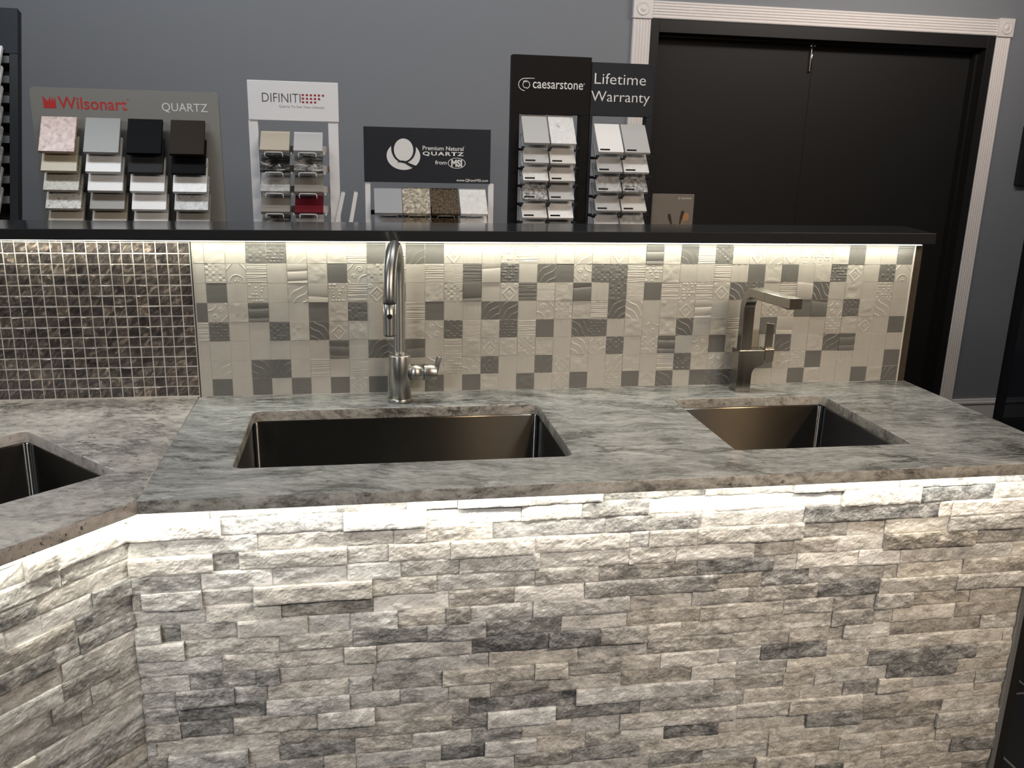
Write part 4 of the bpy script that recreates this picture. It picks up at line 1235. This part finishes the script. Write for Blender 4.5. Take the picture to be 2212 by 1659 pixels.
for r_ in range(5):
    sh = -0.0018 * r_
    for c, (x, side) in enumerate(((0.1300, 'left'), (0.2360, 'right'))):
        xx = x + sh * (1 if c == 0 else .6)
        sample(xx, rowz[r_], 0.683, 0.0925, 0.098, math.radians(37), 0.012, fin[r_][c],
               '%s quartz sample, %s down in the %s column of the white rack' % (word[fin[r_][c]], ORD[r_], side), g)
        mbw = MB(); wire_loop(mbw, xx + 0.016, xx + 0.072, 0.6815, rowz[r_], r=.0016, drop=.0185, up=-.0075); bake('wire_loop', mbw, M_WHITEMET, db)
    mb = MB(); mb.box(0.1226, 0.3469, DY + .016, DY + .0235, rowz[r_] - 0.008, rowz[r_] + 0.014, .001)
    mb.box(0.2265, 0.2305, 0.690, DY + .017, rowz[r_] - 0.012, rowz[r_] - .0075); mb.box(0.3310, 0.3350, 0.690, DY + .017, rowz[r_] - 0.012, rowz[r_] - .0075)
    bake('crossbar', mb, M_WHITEMET, db)

# --- wide charcoal-headed rack, four columns
g = 'quartz samples on the wide charcoal-headed rack'
ms_ = thing('sample_rack', 'low wide rack with charcoal header, white oval logo and four sample columns', 'sample display', (0.68, DY + 0.05, BCZ))
mb = MB(); mb.box(0.462, 0.8915, DY - .004, DY + .012, 0.5315, 0.7115, 0.001); bake('header_panel', mb, M_NAVYMET, ms_)
for a, c in ((0.4640, 0.4820), (0.8860, 0.9055)):
    mb = MB(); mb.box(a, c, DY + .001, DY + .022, BCZ + .0005, 0.5313, 0.0015); bake('upright', mb, M_WHITEMET, ms_)
mb = MB(); mb.box(0.4640, 0.9055, DY + .0225, DY + .16, BCZ + .0005, BCZ + .010, .001); bake('foot', mb, M_WHITEMET, ms_)
hy = DY - .004
# Q emblem: white disc, dark ring letter on top, white oval inside, tail
cx, cz = 0.5940, 0.6225
flat('emblem', [disc(cx, cz - .0040, 0.0565, 0.0458, 56)], hy, M_WINK, ms_, 'white disc emblem')
flat('emblem_ring', [disc(cx + .0005, 0.6440, 0.0415, 0.0480, 56)], hy - .0006, M_NAVYMET, ms_)
flat('emblem_oval', [disc(cx + .0005, 0.6385, 0.0325, 0.0370, 48)], hy - .0012, M_WINK, ms_, 'white oval')
tail = [(0.5720, 0.5975), (0.5800, 0.6022), (0.5900, 0.6040), (0.6000, 0.6020), (0.6160, 0.5945), (0.6340, 0.5880), (0.6400, 0.5880), (0.6270, 0.5800), (0.6160, 0.5850), (0.6000, 0.5945), (0.5900, 0.5990), (0.5800, 0.5985)]
flat('emblem_tail', [tail], hy - .0018, M_NAVYMET, ms_)
lettering('lettering', 'Premium Natural', 0.6586, 0.7979, 0.6395, 0.6535, hy, M_WINK, ms_, bold=0.012, label='white lettering')
lettering('lettering', 'QUARTZ', 0.6586, 0.7990, 0.6200, 0.6352, hy, M_WINK, ms_, bold=0.03, space=1.2, label='bold white lettering')
lettering('lettering', 'from', 0.7011, 0.7405, 0.5930, 0.6065, hy, M_WINK, ms_, bold=0.012)
flat('oval_outline', arc_band(0.77485, 0.5985, 0.0282, 0.0160, 0.0305, 0.0178, 0, 2 * math.pi, 48), hy, M_WINK, ms_)
lettering('lettering', 'MSI', 0.7560, 0.7935, 0.5862, 0.6105, hy, M_WINK, ms_, bold=0.045)
lettering('web_address', 'www.QfromMSI.com', 0.7741, 0.8841, 0.5360, 0.5468, hy, M_WINK, ms_, bold=0.012, label='small white web address')
lettering('trademark', '\u2122', 0.7995, 0.8040, 0.6520, 0.6545, hy, M_GINK, ms_)
fin = [['bluegrey', 'pebble', 'brownspeck', 'whitevein'], ['bluegrey', 'pebble', 'brownspeck', 'white']]
rowz = [0.4330, 0.3735]
colx = [0.4935, 0.5885, 0.6855, 0.7840]
for r_ in range(2):
    for c in range(4):
        sample(colx[c] + .001 * r_, rowz[r_], 0.684, 0.0932, 0.112, math.radians(46), 0.012, fin[r_][c],
               '%s quartz sample in the %s row, %s column of the wide charcoal rack' % (word[fin[r_][c]], ['upper', 'lower'][r_], cols[c]), g)
        mbw = MB(); wire_loop(mbw, colx[c] + 0.018, colx[c] + 0.076, 0.6825, rowz[r_] - .004, r=0.0011, drop=.0125, up=-.004); bake('wire_loop', mbw, M_SILVER, ms_)
    mb = MB(); mb.box(0.4821, 0.8859, DY + .0135, DY + .021, rowz[r_] - 0.012, rowz[r_] + 0.004, .001)
    for xx in ((0.535, 0.63, 0.73, 0.83) if r_ == 1 else ()): mb.box(xx, xx + .006, 0.692, DY + .0136, rowz[r_] - 0.015, rowz[r_] - .0105)
    bake('crossbar', mb, M_BLACKMET, ms_)


# --- two tall black towers
def tower(name, label, x0, x1, wx0, wx1, wz, zt, y0, mat, rows, colx, wd, L, ang, yb, fin, rackword, grp):
    tw = thing('sample_tower', label, 'sample display', ((x0 + x1) / 2, y0 + .05, BCZ))
    mb = MB(); mb.box(x0, x1, y0, y0 + .045, wz, zt, 0.0012); bake('header_panel', mb, mat, tw)
    for a, c in ((x0, wx0), (wx1, x1)):
        mb = MB(); mb.box(a, c, y0, y0 + .045, BCZ + .0005, wz - .0002, 0.0012); bake('upright', mb, mat, tw)
    mb = MB(); mb.box(x0, x1, y0 + .0455, y0 + .18, BCZ + .0005, BCZ + .012, .001); bake('foot', mb, mat, tw)
    for r_, z in enumerate(rows):
        mb = MB()
        for xx in (colx[0] - .0060, colx[1] - .0048, colx[1] + wd + .0010):
            mb.box(xx - .0030, xx + .0070, yb - .006, yb + .006, z - .019, z - .0115, 0.0008)
            mb.box(xx, xx + .0040, yb + .004, y0 + .03, z - .026, z - .0195)
            mb.box(xx, xx + .0040, yb + .000, yb + .006, z - .026, z - .0135)
        mb.box(wx0 - .001, wx1 + .001, y0 + .022, y0 + .030, z - .027, z - .018)
        bake('bracket', mb, M_BLACKMET, tw)
        for c in range(2):
            f = fin[r_][c]
            sample(colx[c], z, yb, wd, L, ang, 0.010, f,
                   '%s quartz sample, %s down in the %s column of the %s' % (word[f], ORD[r_], ['left', 'right'][c], rackword), grp, sticker=not (rackword.startswith('tall black') and r_ == 0) )
    return tw


tw = tower('sample_tower', 'tall black sample tower with white brand lettering and swirl emblem', 0.962, 1.2365, 0.990, 1.204, 0.768, 0.958, DY, M_BLACKPRINT,
           [0.6720, 0.6070, 0.5485, 0.4855, 0.4230, 0.3610], [0.9965, 1.0900], 0.0885, 0.125, math.radians(50), 0.682,
           [['silver', 'whitevein'], ['silver', 'offwhite'], ['whitevein', 'offwhite'], ['granular', 'silver'], ['offwhite', 'white'], ['silver', 'grey']],
           'tall black tower', 'quartz samples on the tall black tower')
lettering('lettering', 'caesarstone', 1.0330, 1.2090, 0.8515, 0.8765, DY, M_WINK, tw, bold=0.004, label='white lettering')
lettering('trademark', '\u00ae', 1.2100, 1.2150, 0.8680, 0.8730, DY, M_WINK, tw)
sw = arc_band(1.0075, 0.8625, .0225, .0190, .0245, .0212, math.radians(75), math.radians(265), 28)
sw += [[(1.0125, .8818), (1.0125, .8842), (1.0390, .8842), (1.0390, .8826)]]
sw += arc_band(1.0085, 0.8620, .0128, .0118, .0152, .0138, math.radians(-75), math.radians(130), 28)
sw += arc_band(1.0085, 0.8620, .0085, .0090, .0105, .0112, math.radians(60), math.radians(300), 24)
flat('emblem', sw, DY, M_WINK, tw, 'white swirl emblem')

tw2 = tower('sample_tower', 'charcoal sample tower with two-line white warranty lettering, beside the black tower', 1.2385, 1.4650, 1.2490, 1.4440, 0.769, 0.944, DY + .004, M_NAVYMET,
            [0.6485, 0.5820, 0.5160, 0.4500, 0.3840], [1.2575, 1.3528], 0.0900, 0.125, math.radians(49), 0.682,
            [['white', 'silver'], ['silver', 'whitevein'], ['marble', 'granular'], ['silver', 'offwhite'], ['silver', 'marble']],
            'charcoal warranty tower', 'quartz samples on the charcoal warranty tower')
lettering('lettering', 'Lifetime', 1.2500, 1.4337, 0.8735, 0.9090, DY + .004, M_WINK, tw2, bold=-0.006, label='white lettering')
lettering('lettering', 'Warranty', 1.2400, 1.4510, 0.8055, 0.8505, DY + .004, M_WINK, tw2, bold=-0.006, label='white lettering')

# --- brochure standing beside the charcoal tower
br_ = thing('brochure', 'taupe brochure with kitchen utensils on its cover, beside the charcoal tower', 'brochure', (1.56, DY + .01, BCZ))
mb = MB(); mb.box(1.484, 1.641, DY - .002, DY + .012, BCZ + .0005, 0.507, 0.0006); bake('cover', mb, M_TAN, br_)
mb = MB(); mb.box(1.4805, 1.4838, DY - .002, DY + .012, BCZ + .0005, 0.507); bake('spine', mb, M_DINK, br_)
by = DY - .002
lettering('lettering', 'caesarstone', 1.5905, 1.6312, 0.4895, 0.4960, by, M_WINK, br_)
flat('printed_logo', arc_band(1.5850, 0.4925, .0022, .0026, .0036, .004, .8, 5.5, 14), by, M_WINK, br_)
flat('printed_spatula', [[(1.5445, .436), (1.553, .4375), (1.5570, .428), (1.5625, .405), (1.5690, .380), (1.5640, .378), (1.5570, .400), (1.5460, .420)],
                         [(1.5955, .4480), (1.6010, .4495), (1.6070, .4430), (1.6020, .425), (1.5960, .410), (1.5935, .385), (1.5895, .385), (1.5910, .425)]], by, M_DWOOD, br_)
flat('printed_spoon', [disc(1.6135, .4260, .0115, .0150, 24), [(1.6040, .418), (1.6080, .414), (1.6000, .385), (1.5960, .385)]], by - .0006, M_WOOD, br_)

# --- two white slabs standing on edge
for k, (xt, lbl) in enumerate(((0.3905, 'thin white slab leaning beside the white rack, left of the pair'), (0.4330, 'thin white slab leaning toward the wide charcoal rack, right of the pair'))):
    ang = math.radians(13 if k == 0 else 11)
    hgt = 0.245
    xb_ = xt - math.sin(ang) * hgt
    M = Matrix.Translation((xb_, DY - .01, BCZ + .0035)) @ Matrix.Rotation(ang, 4, 'Y')
    mb = MB(); mb.box(-.0065, .0065, 0, .11, 0, hgt, 0.001, M=M)
    tag(bake('quartz_slab', mb, Q['white'], loc=(xb_, DY, BCZ)), lbl, 'sample slab', 'white slabs standing on edge')

# --- reclined tower at the far left
lt = thing('sample_tower', 'black reclined sample tower cut by the left picture edge', 'sample display', (-0.76, 0.70, BCZ))
ra = math.radians(18)
ML = Matrix.Translation((0, 0.652, BCZ)) @ Matrix.Rotation(-ra, 4, 'X')     # local z runs up the reclined face
H_ = (1.047 - BCZ) / math.cos(ra); HB = (0.906 - BCZ) / math.cos(ra)
mb = MB(); mb.box(-0.92, -0.62, 0, 0.034, HB, H_, 0.0012, M=ML); bake('header_panel', mb, M_NAVYMET, lt)
for a, c in ((-0.92, -0.895), (-0.645, -0.62)):
    mb = MB(); mb.box(a, c, 0, 0.034, 0.012, HB - .0003, 0.0012, M=ML); bake('upright', mb, M_BLACKMET, lt)
mb = MB(); mb.box(-0.92, -0.62, 0.66, 0.98, BCZ + .0005, BCZ + .011, .001); bake('foot', mb, M_BLACKMET, lt)
mb = MB(); mb.box(-0.895, -0.645, 0.0342, 0.040, 0.02, HB - .0003, M=ML); bake('back_panel', mb, M_BLACKPL, lt)
g = 'quartz samples on the reclined tower'
fin = ['white', 'white', 'offwhite', 'silver', 'marble', 'marble', 'silver', 'silver']
for k in range(8):
    zl = (0.889 - 0.0615 * k - BCZ) / math.cos(ra)
    mb = MB(); mb.box(-0.894, -0.646, 0.004, 0.034, zl - .012, zl + .012, 0.001, M=ML)
    bake('crossbar', mb, M_BRACKET, lt)
    p_ = ML @ Vector((0, -0.046, zl - 0.052))
    for q, xx in enumerate((-0.885, -0.768)):
        sample(xx, p_.z, p_.y, 0.108, 0.094, math.radians(52), 0.012, fin[k],
               '%s quartz sample, %s down in the %s column of the reclined tower' % (word[fin[k]], ORD[k], ['left', 'right'][q]), g)

# ------------------------------------------------------------------ display case and dark wall panel at the right
dc = thing('glass_panel', 'black framed smoked glass panel standing at the right picture edge', 'glass panel', (3.9, 1.22, FLOOR_Z))
for xx in (3.42, 4.364):
    mb = MB(); mb.box(xx, xx + .036, 1.20, 1.225, FLOOR_Z + .0205, 0.95, 0.001); bake('post', mb, M_BLACKMET, dc)
mb = MB(); mb.box(3.42, 4.40, 1.19, 1.235, FLOOR_Z + .0005, FLOOR_Z + .02, 0.001); bake('foot', mb, M_BLACKMET, dc)
mb = MB(); mb.box(3.4562, 4.3638, 1.2002, 1.225, -0.60, -0.545, 0.001); bake('rail', mb, M_BLACKMET, dc)
mb = MB(); mb.box(3.4562, 4.3638, 1.2002, 1.225, 0.92, 0.95, 0.001); bake('rail', mb, M_BLACKMET, dc)
mb = MB(); mb.box(3.4562, 4.3638, 1.210, 1.216, -0.5448, 0.9198); bake('glass_pane', mb, M_SMOKE, dc)
mb = MB(); mb.box(3.4562, 4.3638, 1.208, 1.218, FLOOR_Z + .0205, -0.6002); bake('lower_panel', mb, M_BLACKMET, dc)
mb = MB(); mb.box(4.030, 4.34, WY - .03, WY - .0005, 0.52, 0.835, 0.003)
tag(bake('dark_wall_panel', mb, M_BLACKPL, loc=(4.1, WY, 0.52)), 'dark panel against the grey wall right of the door', 'wall panel')
